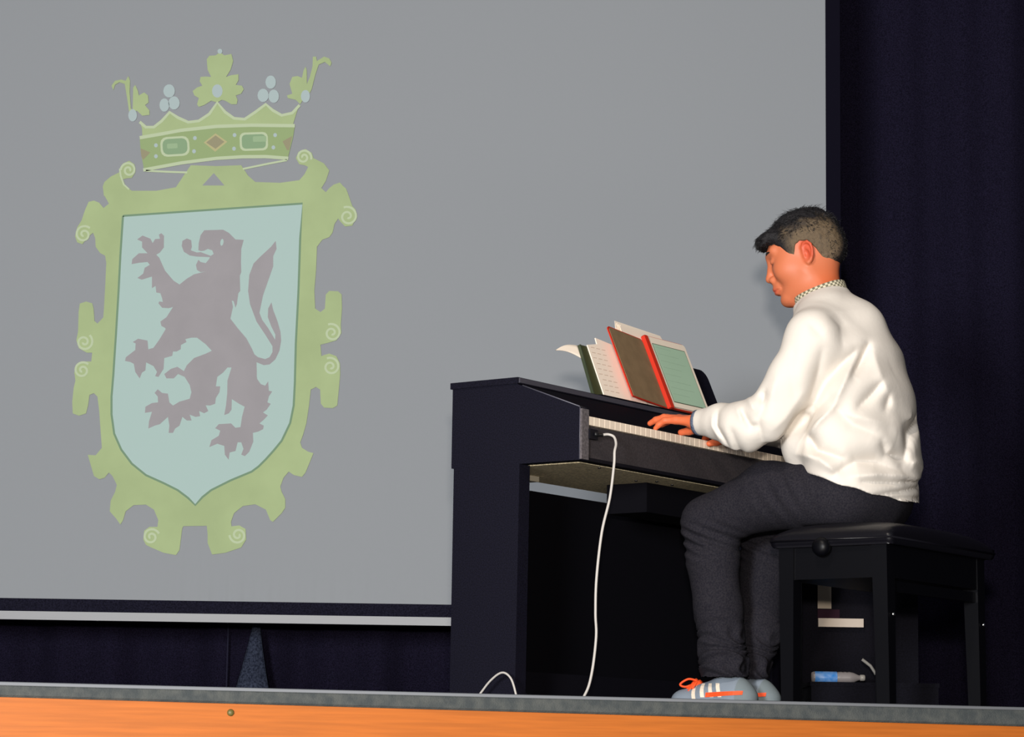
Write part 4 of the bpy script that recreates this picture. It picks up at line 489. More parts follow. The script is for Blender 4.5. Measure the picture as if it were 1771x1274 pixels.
# ------------------------------------------------------------------ cables
M_plug=mat('black_plug',(18,18,20),.4,.4)
cb=empty('headphone_cable',loc(.02,.05,0)[:2]+(0,),AZ); tag(cb,'white cable hanging from the front of the piano beside the bass keys','cable')
O_=Vector((.02,.05,0))
def pth(L): return [Vector(p)-O_ for p in catmull(L,7)]
tubo('wire',pth([(.016,.075,.679),(.026,.088,.681),(.040,.092,.674),(.052,.083,.655),(.058,.068,.633),(.060,.063,.600),(.060,.046,.517),(.060,.012,.428),(.060,-.009,.314),(.060,-.012,.229),(.060,-.008,.173),(.060,-.024,.088),(.06,-.050,.035),(.05,-.085,.006),(.0,-.16,.005)]),.0034,M_cable,cb,8)
tubo('plug',[Vector(p)-O_ for p in [(.012,.046,.678),(.014,.058,.678),(.016,.076,.679)]],[.0055,.0055,.004],M_plug,cb,10)
cb2=empty('floor_cable',loc(-.2,-.06,0),AZ); tag(cb2,'thin grey cable arching off the floor beside the near leg of the piano','cable')
O_=Vector((-.2,-.06,0))
tubo('wire',pth([(-.33,-.09,.004),(-.28,-.06,.008),(-.255,-.06,.030),(-.22,-.06,.066),(-.185,-.06,.0855),(-.158,-.06,.072),(-.142,-.06,.035),(-.139,-.06,.012),(-.15,-.1,.004)]),.0028,M_cable,cb2,8)

# ------------------------------------------------------------------ piano bench
bn=empty('piano_bench',loc(.51,.63,0),AZ); tag(bn,'glossy black adjustable piano bench the boy is sitting on','bench')
BO=Vector((.51,.63,0))
def bb(name,b,m,bev=.002,seg=2,**k):
    return bx(name,(b[0]-BO.x,b[1]-BO.x,b[2]-BO.y,b[3]-BO.y,b[4],b[5]),m,bn,bev,seg)
# padded seat, domed
V=[];Fc=[];nx,ny=24,36
def seatz(u,v):
    e=(1-abs(u)**6)*(1-abs(v)**6); return .436+.030*max(e,0)**.5-.006*(1-e)
for j in range(ny+1):
    for i in range(nx+1):
        u=-1+2*i/nx;v=-1+2*j/ny; V.append((u*.168,v*.283,seatz(u,v)+.006*(1-u*u)*(1-v*v)))
n0=len(V)
for j in range(ny):
    for i in range(nx): a=j*(nx+1)+i; Fc.append((a,a+1,a+nx+2,a+nx+1))
per=[i for i in range(nx+1)]+[j*(nx+1)+nx for j in range(1,ny+1)]+[ny*(nx+1)+i for i in range(nx-1,-1,-1)]+[j*(nx+1) for j in range(ny-1,0,-1)]
prev=per
for dz,sc_ in ((-.010,1.004),(-.020,.995),(-.026,.975)):
    cur_=[]
    for k in per: V.append((V[k][0]*sc_,V[k][1]*sc_,.430+dz)); cur_.append(len(V)-1)
    for k in range(len(per)): Fc.append((prev[k],cur_[k],cur_[(k+1)%len(per)],prev[(k+1)%len(per)]))
    prev=cur_
Fc.append(tuple(prev))
o=pyd('seat_cushion',V,Fc,M_vinyl,bn,True)
tubo('piping',[Vector((sx*.1685,sy*.2835,.420)) for sx,sy in ((-1,-1),(1,-1),(1,1),(-1,1),(-1,-1))],.003,M_vinyl,bn,6)
bb('seat_frame',(.362,.656,.368,.888,.325,.405),M_gloss,.004)
for sx,sy in ((.356,.362),(.615,.362),(.615,.854),(.356,.854)):
    bm=bmesh.new(); vv=box(bm,sx,sx+.042,sy,sy+.042,0,.404)
    for v in vv:
        if v.co.z<.1:
            cx_=sx+.021;cy_=sy+.021; v.co.x=cx_+(v.co.x-cx_)*.8+(.008 if sx>.5 else -.0); v.co.y=cy_+(v.co.y-cy_)*.8
    for v in bm.verts: v.co-=BO
    lg=bmo('leg',bm,M_gloss,bn,.003,3)
bb('side_rail',(.64,.652,.40,.86,.292,.318),M_gloss)

for sy in (-1,1):
    y=.361-BO.y if sy<0 else .895-BO.y
    T_=Matrix.Translation((.487-BO.x,y,.422-.02))@Matrix.Rotation(math.radians(90)*sy,4,'X')*1
    T_=Matrix.Translation((.487-BO.x,y,.402))@Matrix.Rotation(math.radians(90 if sy<0 else -90),4,'X')
    kn=lathe('height_knob',[(0,.034),(.012,.033),(.021,.027),(.024,.018),(.022,.010),(.012,.006),(.008,.0),(.008,-.006)],M_gloss,bn,28,T_)
    lathe('knob_collar',[(.0105,.0),(.0125,.001),(.0125,.004),(.0095,.006)],M_chrome,kn,20,T_)
for y in (.875,.383):
    lathe('bolt',[(0,.004),(.004,.0035),(.005,.001),(.005,0)],M_chrome,bn,12,Matrix.Translation((.663-BO.x,y-BO.y,.235))@Matrix.Rotation(math.radians(90),4,'Y'))

# ------------------------------------------------------------------ dark equipment behind the bench
ca=empty('equipment_case',(1.03,7.75,0)); tag(ca,'black equipment case behind the bench with a cream label and pale handle','case')
M_case=mat('case_black',(13,12,20),.8,.1,noise=.3,scale=200)
bx('body',(-.17,.17,-.11,.12,.0,.47),M_case,ca,.008); bx('lid_rim',(-.173,.173,-.114,.124,.425,.437),M_case,ca,.002)
M_lab=mat('cream_label',(172,158,142),.7,.2)
bx('label',(-.124,-.084,-.1125,-.1095,.329,.402),M_lab,ca,.0005,1)
bx('recess',(-.124,-.06,-.1115,-.1098,.300,.327),mat('dark_maroon',(46,26,38),.8,.1),ca,0)
hd=bx('handle',(-.124,.008,-.128,-.1095,.275,.300),mat('pale_handle',(196,182,168),.45,.4),ca,.006,3)
bs_=empty('storage_box',(1.02,7.52,0)); tag(bs_,'low flat black box on the stage floor behind the bench','box')
bx('body',(-.16,.20,-.11,.105,.0,.102),M_case,bs_,.004); bx('lid',(-.163,.203,-.113,.108,.096,.108),M_case,bs_,.002)
bt=empty('plastic_bottle',(.955,7.50,.124)); tag(bt,'small clear plastic bottle with a blue label lying behind the bench','bottle')
RX=Matrix.Rotation(math.radians(90),4,'Y')
lathe('body',[(0,-.085),(.013,-.084),(.016,-.078),(.0155,-.01),(.0165,.0),(.0155,.006),(.0165,.012),(.0155,.018),(.0165,.024),(.0155,.030),(.0145,.036),(.008,.05),(.007,.056)],mat('grey_plastic',(128,122,122),.35,.5),bt,24,RX)
lathe('label',[(.0158,-.075),(.0168,-.074),(.0168,-.012),(.0158,-.011)],mat('blue_label',(52,128,205),.4,.4,noise=.2,scale=60,rgb2=(120,160,215)),bt,24,RX)
lathe('cap',[(.0,.070),(.007,.0695),(.009,.067),(.009,.056),(.007,.055)],mat('bottle_cap',(150,146,140),.4,.4),bt,20,RX)
st=empty('cable_end',(1.03,7.44,.108)); tag(st,'short pale bent strap end lying beside the bottle behind the bench','strap')
P_=[(-.022,0,.066),(.002,0,.048),(.014,0,.030),(.017,-.002,.024)]
bm=bmesh.new(); tube(bm,[Vector(p) for p in P_],.0045,6); bmo('strap',bm,mat('strap_grey',(140,138,134),.6,.3),st,smooth=True)
tubo('wire',catmull([(.024,0,.022),(.018,0,.0),(.014,-.005,-.016),(.012,-.012,-.040),(-.02,-.04,-.075),(-.08,-.08,-.100)],6),.0028,mat('wire_grey',(92,92,98),.5,.3),st,6)
# ------------------------------------------------------------------ the boy (local frame as the piano: x away from the piano, y bass to treble)
PO=np.array([.44,.60,0.])
pr=empty('person',loc(.44,.60,0),AZ)
tag(pr,'dark-haired boy in a white shirt and charcoal jeans seated at the piano, playing','person')
def sh(v): return v-PO
A_=lambda *p: np.array(p,np.float32)
# ---- head frame
HC=np.array([.292,.600,1.200]); psi=math.radians(25); phi=math.radians(19)
hf=np.array([-math.cos(psi)*math.cos(phi),-math.sin(psi)*math.cos(phi),-math.sin(phi)])
hl=np.array([math.sin(psi),-math.cos(psi),0.]); hu=np.cross(hf,hl)
HR=np.stack([hf,hl,hu],1)      # columns: forward, left, up
def toh(P): return ((P-HC.astype(np.float32))@HR.astype(np.float32)).astype(np.float32)
def fromh(p): return HC+HR@np.array(p)
def rotm(ax,a):
    return np.array(Matrix.Rotation(a,3,ax))
def head_h(Q):
    Qm=Q.copy(); Qm[:,1]=np.abs(Q[:,1])
    d=ell(Q,(-.012,0,.022),(.096,.074,.088))
    d=smin(d,ell(Q,(.030,0,-.030),(.060,.060,.082)),.03)
    d=smin(d,cone(Qm,(.008,.044,-.055),(.068,.016,-.100),.026,.020),.03)
    d=smin(d,ell(Q,(.078,0,-.104),(.019,.022,.017)),.016)
    d=smin(d,ell(Qm,(.052,.040,-.032),(.034,.026,.032)),.022)          # cheeks
    d=smin(d,cone(Qm,(.084,.004,.022),(.070,.040,.026),.012,.011),.014)   # brow
    d=smax(d,-ell(Qm,(.101,.033,.000),(.018,.019,.013)),.012)            # sockets
    d=smin(d,ell(Qm,(.0755,.031,-.001),(.0135,.0145,.0125)),.004)        # lidded eyeball
    d=smax(d,-cone(Qm,(.0895,.020,-.0075),(.082,.043,-.0065),.0012,.0010),.003) # lash crease
    d=smin(d,chain(Q,[(.086,0,.012),(.094,0,-.012),(.1055,0,-.034)],[.0085,.0085,.0105],.006),.011)
    d=smin(d,ell(Qm,(.096,.0125,-.041),(.011,.0075,.008)),.006)
    d=smax(d,-ell(Qm,(.102,.0075,-.0495),(.005,.0035,.004)),.003)
    d=smin(d,ell(Q,(.088,0,-.062),(.016,.026,.018)),.014)               # muzzle
    d=smin(d,chain(Qm,[(.1015,0,-.0655),(.098,.011,-.067),(.087,.024,-.0715)],[.0062,.0058,.0028],.004),.005)
    d=smin(d,chain(Qm,[(.0985,0,-.0775),(.095,.010,-.077),(.087,.022,-.0735)],[.0074,.0066,.003],.004),.005)
    d=smax(d,-chain(Qm,[(.1085,0,-.0715),(.100,.014,-.0718),(.089,.027,-.0725)],[.0012,.0012,.0012],.001),.0025)
    d=smax(d,-ell(Q,(.106,0,-.088),(.010,.020,.005)),.008)
    # ears
    E=(Qm-np.array((-.014,.0725,-.018),np.float32))/.94
    E=E@(rotm('Z',math.radians(-22))@rotm('Y',math.radians(-10))).astype(np.float32)
    th=np.linspace(0,2*math.pi,13)
    e=ell(E,(.0,.004,.002),(.0175,.0045,.029))
    rim=None
    pts=[(.0175*math.cos(t)*(1 if math.sin(t)>-.3 else .75),.0075,.004+.028*math.sin(t)) for t in np.linspace(math.radians(-150),math.radians(120)+.5,10)]
    pts=[(.012,.006,.004),(.013,.007,.018),(.006,.008,.029),(-.006,.009,.031),(-.015,.009,.022),(-.0175,.0085,.008),(-.0145,.008,-.008),(-.007,.007,-.020),(.002,.0065,-.026),(.007,.006,-.022)]
    rim=chain(E,pts,[.0032,.0036,.0038,.004,.004,.0038,.0036,.004,.0055,.0045],.002)
    e=smin(e,rim,.004)
    e=smax(e,-ell(E,(.002,.010,-.002),(.0085,.007,.012)),.004)
    e=smin(e,cone(E,(.011,.005,-.005),(.010,.006,-.010),.0038,.0038),.003)
    e=smin(e,chain(E,[(-.009,.006,-.004),(-.008,.007,.008),(.001,.007,.015)],[.003,.003,.0025],.002),.003)
    d=smin(d,e,.006)
    return d
def body_upper(P):
    Q=toh(P); d=head_h(Q)
    neck=chain(P,[tuple(fromh((-.032,0,-.03))),(.335,.605,1.085),(.365,.61,1.00)],[.054,.053,.075],.03)
    d=smin(d,neck,.028)
    tors=(P-A_(0,.61,0))*A_(1,.62,1)
    d=smin(d,chain(tors,[(.37,0,.98),(.41,0,.86),(.43,0,.76)],[.070,.095,.10],.04),.05)
    return d
v1,f1=sdf_mesh(body_upper,(.12,.38,.78),(.56,.86,1.36),.0024)
# ---- hands + forearms
HB=0.0
def hand_left(P):
    d=chain(P,[(.30,.385,.735),(.15,.398,.738),(.098,.405,.742)],[.036,.028,.0245],.02)
    d=smin(d,ell((P-A_(.098,.405,.742)),(0,0,0),(.03,.028,.018)),.02)
    kn=[(.030,.441,.7575),(.024,.420,.7595),(.028,.399,.7555),(.038,.380,.7505)]
    base=[(.092,.424,.748),(.092,.411,.749),(.092,.400,.747),(.092,.391,.744)]
    for a,b in zip(base,kn): d=smin(d,cone(P,a,b,.0135,.0108),.011)
    F=[[kn[0],(-.008,.444,.7645),(-.030,.446,.7590),(-.048,.447,.7510)],
       [kn[1],(-.016,.421,.7650),(-.042,.421,.7625),(-.064,.421,.7565)],
       [kn[2],(-.008,.396,.7620),(-.032,.394,.7570),(-.050,.393,.7490)],
       [kn[3],(.010,.371,.7500),(-.006,.368,.7400),(-.015,.366,.7305)]]
    for k,f in enumerate(F):
        r=[.0108,.0096,.0086,.0070] if k<3 else [.0100,.0088,.0076,.0062]
        d=smin(d,chain(P,f,r,.004),.005)
    d=smin(d,chain(P,[(.086,.434,.738),(.056,.457,.735),(.026,.466,.733),(.002,.463,.730)],[.016,.0125,.0105,.0085],.006),.010)
    return d
def hand_right(P):
    d=chain(P,[(.25,.835,.747),(.15,.735,.752),(.088,.684,.750)],[.034,.028,.0235],.02)
    kn=[(.020,.652,.752),(.014,.672,.755),(.018,.693,.753),(.028,.712,.748)]
    base=[(.080,.670,.752),(.080,.680,.753),(.080,.690,.752),(.082,.700,.749)]
    for a,b in zip(base,kn): d=smin(d,cone(P,a,b,.0135,.0108),.011)
    F=[[kn[0],(-.012,.644,.758),(-.030,.641,.748),(-.038,.640,.733)],
       [kn[1],(-.020,.668,.762),(-.040,.667,.750),(-.048,.667,.734)],
       [kn[2],(-.014,.694,.760),(-.034,.694,.748),(-.042,.694,.733)],
       [kn[3],(-.002,.717,.754),(-.018,.718,.743),(-.026,.718,.731)]]
    for k,f in enumerate(F):
        r=[.0098,.0086,.0076,.0064] if k<3 else [.0090,.0078,.0068,.0058]
        d=smin(d,chain(P,f,r,.004),.005)
    d=smin(d,chain(P,[(.078,.660,.742),(.050,.628,.730),(.026,.604,.720),(.014,.585,.713)],[.016,.0125,.0105,.0085],.006),.010)
    return d
v2,f2=sdf_mesh(hand_left,(-.085,.34,.69),(.35,.50,.80),.0018)
v3,f3=sdf_mesh(hand_right,(-.075,.56,.69),(.33,.86,.80),.0020)
def skin_col(V):
    V=np.asarray(V)+PO; Q=toh(V.astype(np.float32)); n=len(V); base=np.array(lin((200,113,77))); C_=np.tile(base,(n,1)).astype(np.float32)
    def mixc(w,rgb): nonlocal C_; w=np.clip(w,0,1)[:,None]; C_=C_*(1-w)+np.array(lin(rgb))*w
    head=V[:,2]>1.02
    Qa=np.abs(Q[:,1])
    lips=np.exp(-(((Q[:,0]-.100)/.013)**2+(Qa/.022)**4+((Q[:,2]+.0715)/.0095)**4)); mixc(lips*head*.75,(196,72,58))
    earw=np.exp(-(((Q[:,0]+.02)/.026)**4+((Qa-.085)/.018)**4+((Q[:,2]+.004)/.036)**6)); mixc(earw*head*.7,(196,66,44))
    hand=(V[:,2]<.80); mixc(hand*.75,(224,104,60))
    neckw=np.clip((-.05-Q[:,2])/.05,0,1)*np.clip((.02-Q[:,0])/.05,0,1); mixc(neckw*head*.7,(203,98,54))
    lid=np.exp(-(((Q[:,2]+.0085)/.0022)**2+((Qa-.032)/.013)**4))*(Q[:,0]>.07); mixc(lid*head*.8,(60,35,35))
    return C_
M_skin=mat('skin',(226,128,86),.5,.35,attr='tint'); M_skin.node_tree.nodes['Principled BSDF'].inputs['Subsurface Weight'].default_value=.06
M_skin.node_tree.nodes['Principled BSDF'].inputs['Subsurface Radius'].default_value=(.02,.006,.003)
bv,bf=joinvf([(v1,f1),(v2,f2),(v3,f3)])
body=np_mesh('body',sh(bv),bf,M_skin,pr,skin_col)

# ---- hair
HLX=[-.14,-.095,-.080,-.062,-.047,-.036,-.022,-.004,.010,.018,.024,.032,.040,.050,.064,.076,.12]
HLZ=[-.130,-.126,-.112,-.084,-.048,-.010,.014,.020,.016,-.002,-.018,-.014,.006,.026,.040,.046,.046]
def hair_d(P):
    Q=toh(P); top=np.clip((Q[:,2]-.01)/.06,0,1)
    d=ell(Q,(-.014,0,.024),(.102,.080,.095))
    d=smin(d,ell(Q,(.072,0,.064),(.036,.058,.022)),.02)
    d=smin(d,ell(Q,(.090,.008,.052),(.017,.044,.013)),.014)
    d=smin(d,ell(Q,(-.060,0,-.005),(.055,.064,.055)),.02)
    n=noise3(Q,230,3)*.0022+noise3(Q,110,5)*.0030
    d=d+n*(.25+.75*top)
    zl=np.interp(Q[:,0],HLX,HLZ).astype(np.float32)
    d=smax(d,(zl-Q[:,2])*.75+noise3(Q,300,8)*.0015,.005)
    d=smax(d,-(ell(Q,(-.012,0,.02),(.090,.068,.082))),.002)
    return d
vh,fh=sdf_mesh(hair_d,(.13,.44,1.10),(.46,.74,1.40),.0023)
def hair_w(Q):
    n=noise3(Q,90,11); n2=noise3(Q,260,12)
    side=np.clip((.080+.018*n-Q[:,2])/.035,0,1)*np.clip((.045-Q[:,0]+.01*n)/.03,0,1)*np.clip((np.abs(Q[:,1])-.030)/.022,0,1)
    return np.clip(side*(.95+.5*n2)-.35*(n2>.35),0,1)
def hair_col(V):
    Q=toh((np.asarray(V)+PO).astype(np.float32)); w=hair_w(Q)[:,None]
    fade=np.clip((-.015-Q[:,2])/.04,0,1)[:,None]
    dark=np.array(lin((23,21,24)));br=np.array(lin((100,84,64)));sk=np.array(lin((122,104,84)))
    return dark*(1-w)+(br*(1-fade)+sk*fade)*w
M_hair=mat('hair',(34,31,33),.6,.3,attr='tint',bump=.35,bscale=420)
hair=np_mesh('hair',sh(vh),fh,M_hair,pr,hair_col,relax=0)
# tufts of short curls
rs=np.random.RandomState(4); Qv=toh(vh.astype(np.float32)); cand=np.where((Qv[:,2]>.035)|((Qv[:,0]<-.07)&(Qv[:,2]>-.05)))[0]
pick=rs.choice(cand,min(2600,len(cand)),replace=False); TV=[];TF=[]
for i in pick:
    q=Qv[i]; n=np.array([(q[0]+.014)/.102**2,q[1]/.08**2,(q[2]-.024)/.095**2]); n/=np.linalg.norm(n)
    tdir=np.array([.9,.15*rs.normal(),-.25]) if q[0]>-.03 else np.array([-.4,.3*rs.normal(),-.8])
    tdir=tdir-n*tdir.dot(n); tdir/=np.linalg.norm(tdir)+1e-6; L=(.006+.006*rs.rand()) * (1 if q[2]>.05 else .5)
    rnd=rs.normal(size=3)*.35; p0=q-n*.002; p1=q+n*L*.38+(tdir+rnd)*L*.45; p2=q+n*L*.45+(tdir+rnd*1.6)*L*1.0
    sd=np.cross(n,tdir)*.0011; k=len(TV)
    for p,w_ in ((p0,1),(p1,.8)): TV+= [p+sd*w_,p-sd*w_,p+n*.0009*w_]
    TV.append(p2)
    TF+= [(k,k+1,k+4,k+3),(k+1,k+2,k+5,k+4),(k+2,k,k+3,k+5),(k+3,k+4,k+6),(k+4,k+5,k+6),(k+5,k+3,k+6)]
TW=(HR@np.array(TV).T).T+HC-PO
o=pyd('hair_curls',TW,TF,mat('hair_dark',(20,18,21),.5,.4),hair,True); o['kind']='stuff'
# eyebrows
for s_ in (1,-1):
    pts=[fromh((.0905,.014*s_,.0235)),fromh((.0885,.028*s_,.0275)),fromh((.077,.046*s_,.024))]
    tubo('eyebrow',[Vector(p)-Vector(PO) for p in catmull([tuple(p) for p in pts],5)],[.0016+.0016*math.sin(math.pi*min(1,(i+1)/12)) for i in range(11)],MATS['hair_dark'],pr,6)

# ---- shirt
FOLDS=[([(0.527,0.517,0.926),(0.524,0.485,0.883),(0.52,0.451,0.838)],0.0143,-0.024699999999999996),([(0.513,0.474,0.906),(0.491,0.435,0.864),(0.466,0.408,0.822),(0.43,0.407,0.763)],0.0169,-0.0209),([(0.475,0.408,0.783),(0.383,0.433,0.724),(0.34,0.417,0.689)],0.015600000000000001,-0.0152),([(0.518,0.481,0.898),(0.508,0.436,0.832),(0.486,0.414,0.765)],0.010400000000000001,0.0114),([(0.559,0.529,0.83),(0.549,0.484,0.79),(0.531,0.455,0.757)],0.013000000000000001,-0.0152),([(0.569,0.552,0.802),(0.567,0.531,0.759)],0.010400000000000001,-0.0114),([(0.537,0.529,0.904),(0.557,0.533,0.841),(0.572,0.568,0.783)],0.0169,0.0095),([(0.416,0.41,0.689),(0.446,0.403,0.648),(0.504,0.42,0.629)],0.015600000000000001,-0.019),([(0.485,0.415,0.76),(0.445,0.405,0.722),(0.412,0.412,0.689)],0.013000000000000001,0.0114),([(0.485,0.415,0.76),(0.525,0.435,0.715),(0.561,0.483,0.693)],0.0182,-0.0133),([(0.503,0.423,0.74),(0.54,0.459,0.732),(0.575,0.54,0.724)],0.0195,0.0095),([(0.485,0.414,0.587),(0.53,0.444,0.622),(0.558,0.486,0.625),(0.58,0.561,0.609)],0.020800000000000003,-0.0228),([(0.571,0.505,0.674),(0.574,0.519,0.645),(0.586,0.583,0.641)],0.013000000000000001,-0.017099999999999997),([(0.587,0.592,0.642),(0.586,0.615,0.706),(0.56,0.712,0.755)],0.0143,-0.0228),([(0.585,0.638,0.637),(0.557,0.748,0.634)],0.010400000000000001,0.0095),([(0.36,0.442,0.65),(0.445,0.405,0.631),(0.494,0.417,0.589)],0.015600000000000001,0.0114),([(0.557,0.487,0.538),(0.58,0.571,0.554),(0.562,0.748,0.587)],0.0078000000000000005,-0.0114),([(0.565,0.505,0.524),(0.583,0.587,0.541),(0.559,0.743,0.554)],0.0078000000000000005,-0.0095),([(0.526,0.442,0.585),(0.566,0.513,0.595),(0.571,0.698,0.603)],0.010400000000000001,0.0095),([(0.539,0.458,0.571),(0.575,0.538,0.574),(0.555,0.74,0.6)],0.0078000000000000005,-0.0095),([(0.34,0.324,0.765),(0.324,0.316,0.729),(0.318,0.345,0.682)],0.013000000000000001,-0.0133),([(0.275,0.32,0.748),(0.299,0.32,0.711),(0.316,0.32,0.71)],0.010400000000000001,-0.0152),([(0.245,0.316,0.704),(0.249,0.339,0.666),(0.243,0.382,0.65)],0.010400000000000001,-0.0133),([(0.188,0.344,0.757),(0.191,0.333,0.72),(0.219,0.33,0.682),(0.221,0.346,0.663)],0.006500000000000001,-0.0095),([(0.17,0.346,0.754),(0.171,0.344,0.722),(0.189,0.346,0.691)],0.006500000000000001,0.0057),([(0.335,0.332,0.799),(0.331,0.321,0.765)],0.0091,-0.0152),([(0.465,0.391,0.901),(0.452,0.393,0.851),(0.428,0.395,0.782)],0.015600000000000001,-0.0095),([(0.405,0.355,0.9),(0.403,0.339,0.848),(0.404,0.357,0.789)],0.0195,-0.0076),([(0.327,0.429,0.686),(0.287,0.398,0.657)],0.0091,-0.0114),([(0.366,0.333,0.83),(0.351,0.329,0.77)],0.013000000000000001,0.0076),([(0.418,0.372,0.79),(0.377,0.363,0.731),(0.352,0.346,0.701)],0.0182,0.0095),([(0.442,0.372,0.966),(0.468,0.386,0.935)],0.013000000000000001,-0.0076),([(0.466,0.43,0.993),(0.484,0.449,0.968),(0.493,0.443,0.916)],0.015600000000000001,-0.0057),([(0.27,0.358,0.789),(0.312,0.317,0.75)],0.0078000000000000005,0.0076),([(0.249,0.333,0.767),(0.276,0.318,0.723)],0.0078000000000000005,0.0076)]

def torso(P):
    T=(P-A_(0,.61,0))*A_(1,.62,1)
    d=chain(T,[(.458,0,.53),(.458,0,.68),(.445,0,.80),(.424,0,.90),(.400,0,.975),(.372,0,1.02)],[.126,.124,.122,.114,.092,.066],.03)
    return d
def shirt_full(P):
    d=torso(P)
    d=smin(d,chain(P,[(.342,.602,1.085),(.350,.605,1.045),(.375,.608,1.00)],[.069,.074,.09],.02),.03)
    d=smin(d,chain(P,[(.380,.52,.995),(.412,.435,.945)],[.058,.064],.02),.045)
    d=smin(d,chain(P,[(.370,.69,.995),(.372,.780,.945)],[.058,.062],.02),.045)
    d=smin(d,ell(P,(.345,.54,.70),(.062,.11,.11)),.03)
    d=smin(d,chain(P,[(.39,.56,1.02),(.435,.61,.985),(.44,.61,.90)],[.062,.075,.09],.02),.03)
    armL=chain(P,[(.415,.432,.94),(.378,.400,.84),(.312,.378,.738)],[.064,.062,.058],.02)
    armL=smin(armL,chain(P,[(.312,.378,.735),(.240,.380,.722),(.170,.393,.738),(.100,.404,.744)],[.060,.060,.045,.0345],.02),.02)
    armL=smin(armL,ell(P,(.245,.375,.700),(.055,.04,.042)),.03)
    armR=chain(P,[(.370,.780,.94),(.32,.85,.84),(.27,.86,.750)],[.063,.06,.056],.02)
    armR=smin(armR,chain(P,[(.27,.86,.745),(.17,.75,.752),(.100,.70,.753)],[.056,.045,.035],.02),.02)
    d=smin(d,armL,.030); d=smin(d,armR,.03)
    return d
VD=np.array([-.48,.867,.13],np.float32); VD/=np.linalg.norm(VD)
def shirt_d(P):
    d=shirt_full(P)
    hem=.508+(.65-P[:,0])*.36
    # broad bags of cloth over the waist
    low=np.clip((.80-P[:,2])/.15,0,1)*np.clip((P[:,0]-.28)/.08,0,1)*np.clip((P[:,2]-hem-.02)/.05,0,1)*.5
    d=d-.006*low*np.sin((P[:,2]+.45*P[:,0]+.12*np.sin(P[:,1]*11))*46)*np.clip(d*0+1,0,1)
    d=d-.0014*noise3(P*A_(1,1,1.6),20,2,1)-.0003*noise3(P*A_(1.3,1,.8),48,6,1)
    for pts,w,h in FOLDS:
        n=len(pts)-1; best=np.full(len(P),9.,np.float32); tt=np.zeros(len(P),np.float32)
        for i in range(n):
            a_=np.array(pts[i],np.float32);ab=np.array(pts[i+1],np.float32)-a_; t=np.clip(((P-a_)@ab)/float(ab@ab+1e-9),0,1)
            q=P-a_; t=np.clip(((q-(q@VD)[:,None]*VD)@ab)/float(ab@ab-(ab@VD)**2+1e-9),0,1); q=q-t[:,None]*ab; dp=q@VD; r=np.sqrt(np.maximum((q*q).sum(1)-dp*dp,0)+np.maximum(np.abs(dp)-.035,0)**2*4); m=r<best; best=np.where(m,r,best); tt=np.where(m,(i+t)/n,tt)
        e=np.sqrt(np.clip(np.sin(math.pi*(.06+.88*tt)),0,1)); d=d-h*e*np.exp(-(best/(w*(.6+.5*e)))**1.35)
    d=smax(d,hem+.002*np.sin(P[:,0]*60+P[:,1]*45)-P[:,2],.003)
    ti=P[:,2]-hem
    inner=torso(P)+.030
    d=np.maximum(d,np.where(ti<.035,-inner,-1).astype(np.float32))
    d=smax(d,(.094-P[:,0])+0*d,.003)     # cuffs
    cl=(P-A_(.345,.602,1.078)); d=smax(d,(cl@A_(-.358,-.02,.933))-.000,.003); nk=np.linalg.norm((P-A_(.345,.602,1.078))[:,:2]*A_(1,1.06),axis=1)-.064; d=smax(d,-np.maximum(nk,1.055-P[:,2]),.003)      # neck opening
    return d
vs_,fs_=sdf_mesh(shirt_d,(.085,.28,.50),(.70,.95,1.16),.0038,.01)
M_shirt=mat('white_shirt_cotton',(222,214,204),.85,.15,bump=.04,bscale=90)
shirt=np_mesh('shirt',sh(vs_),fs_,M_shirt,pr,relax=1)
# cuff lining and cuff seams
def ring(name,cpt,axis,r0,r1,w,m,parent,thick=.0015,seg=40):
    axis=Vector(axis).normalized(); q=axis.to_track_quat('Z','Y').to_matrix().to_4x4()
    T_=Matrix.Translation(Vector(cpt)-Vector(PO))@q
    return lathe(name,[(r0,0),(r0+thick,0),(r1+thick,w),(r1,w),(r0,0)],m,parent,seg,T_)
M_cuff=mat('navy_cuff_lining',(66,76,104),.8,.2,noise=.3,scale=300,rgb2=(110,118,130))
ring('cuff_lining',(.0875,.4045,.7435),(1,-.02,-.02),.0315,.033,.012,M_cuff,shirt)
ring('cuff_lining',(.0875,.6985,.7530),(1,.1,0),.0315,.033,.012,M_cuff,shirt)
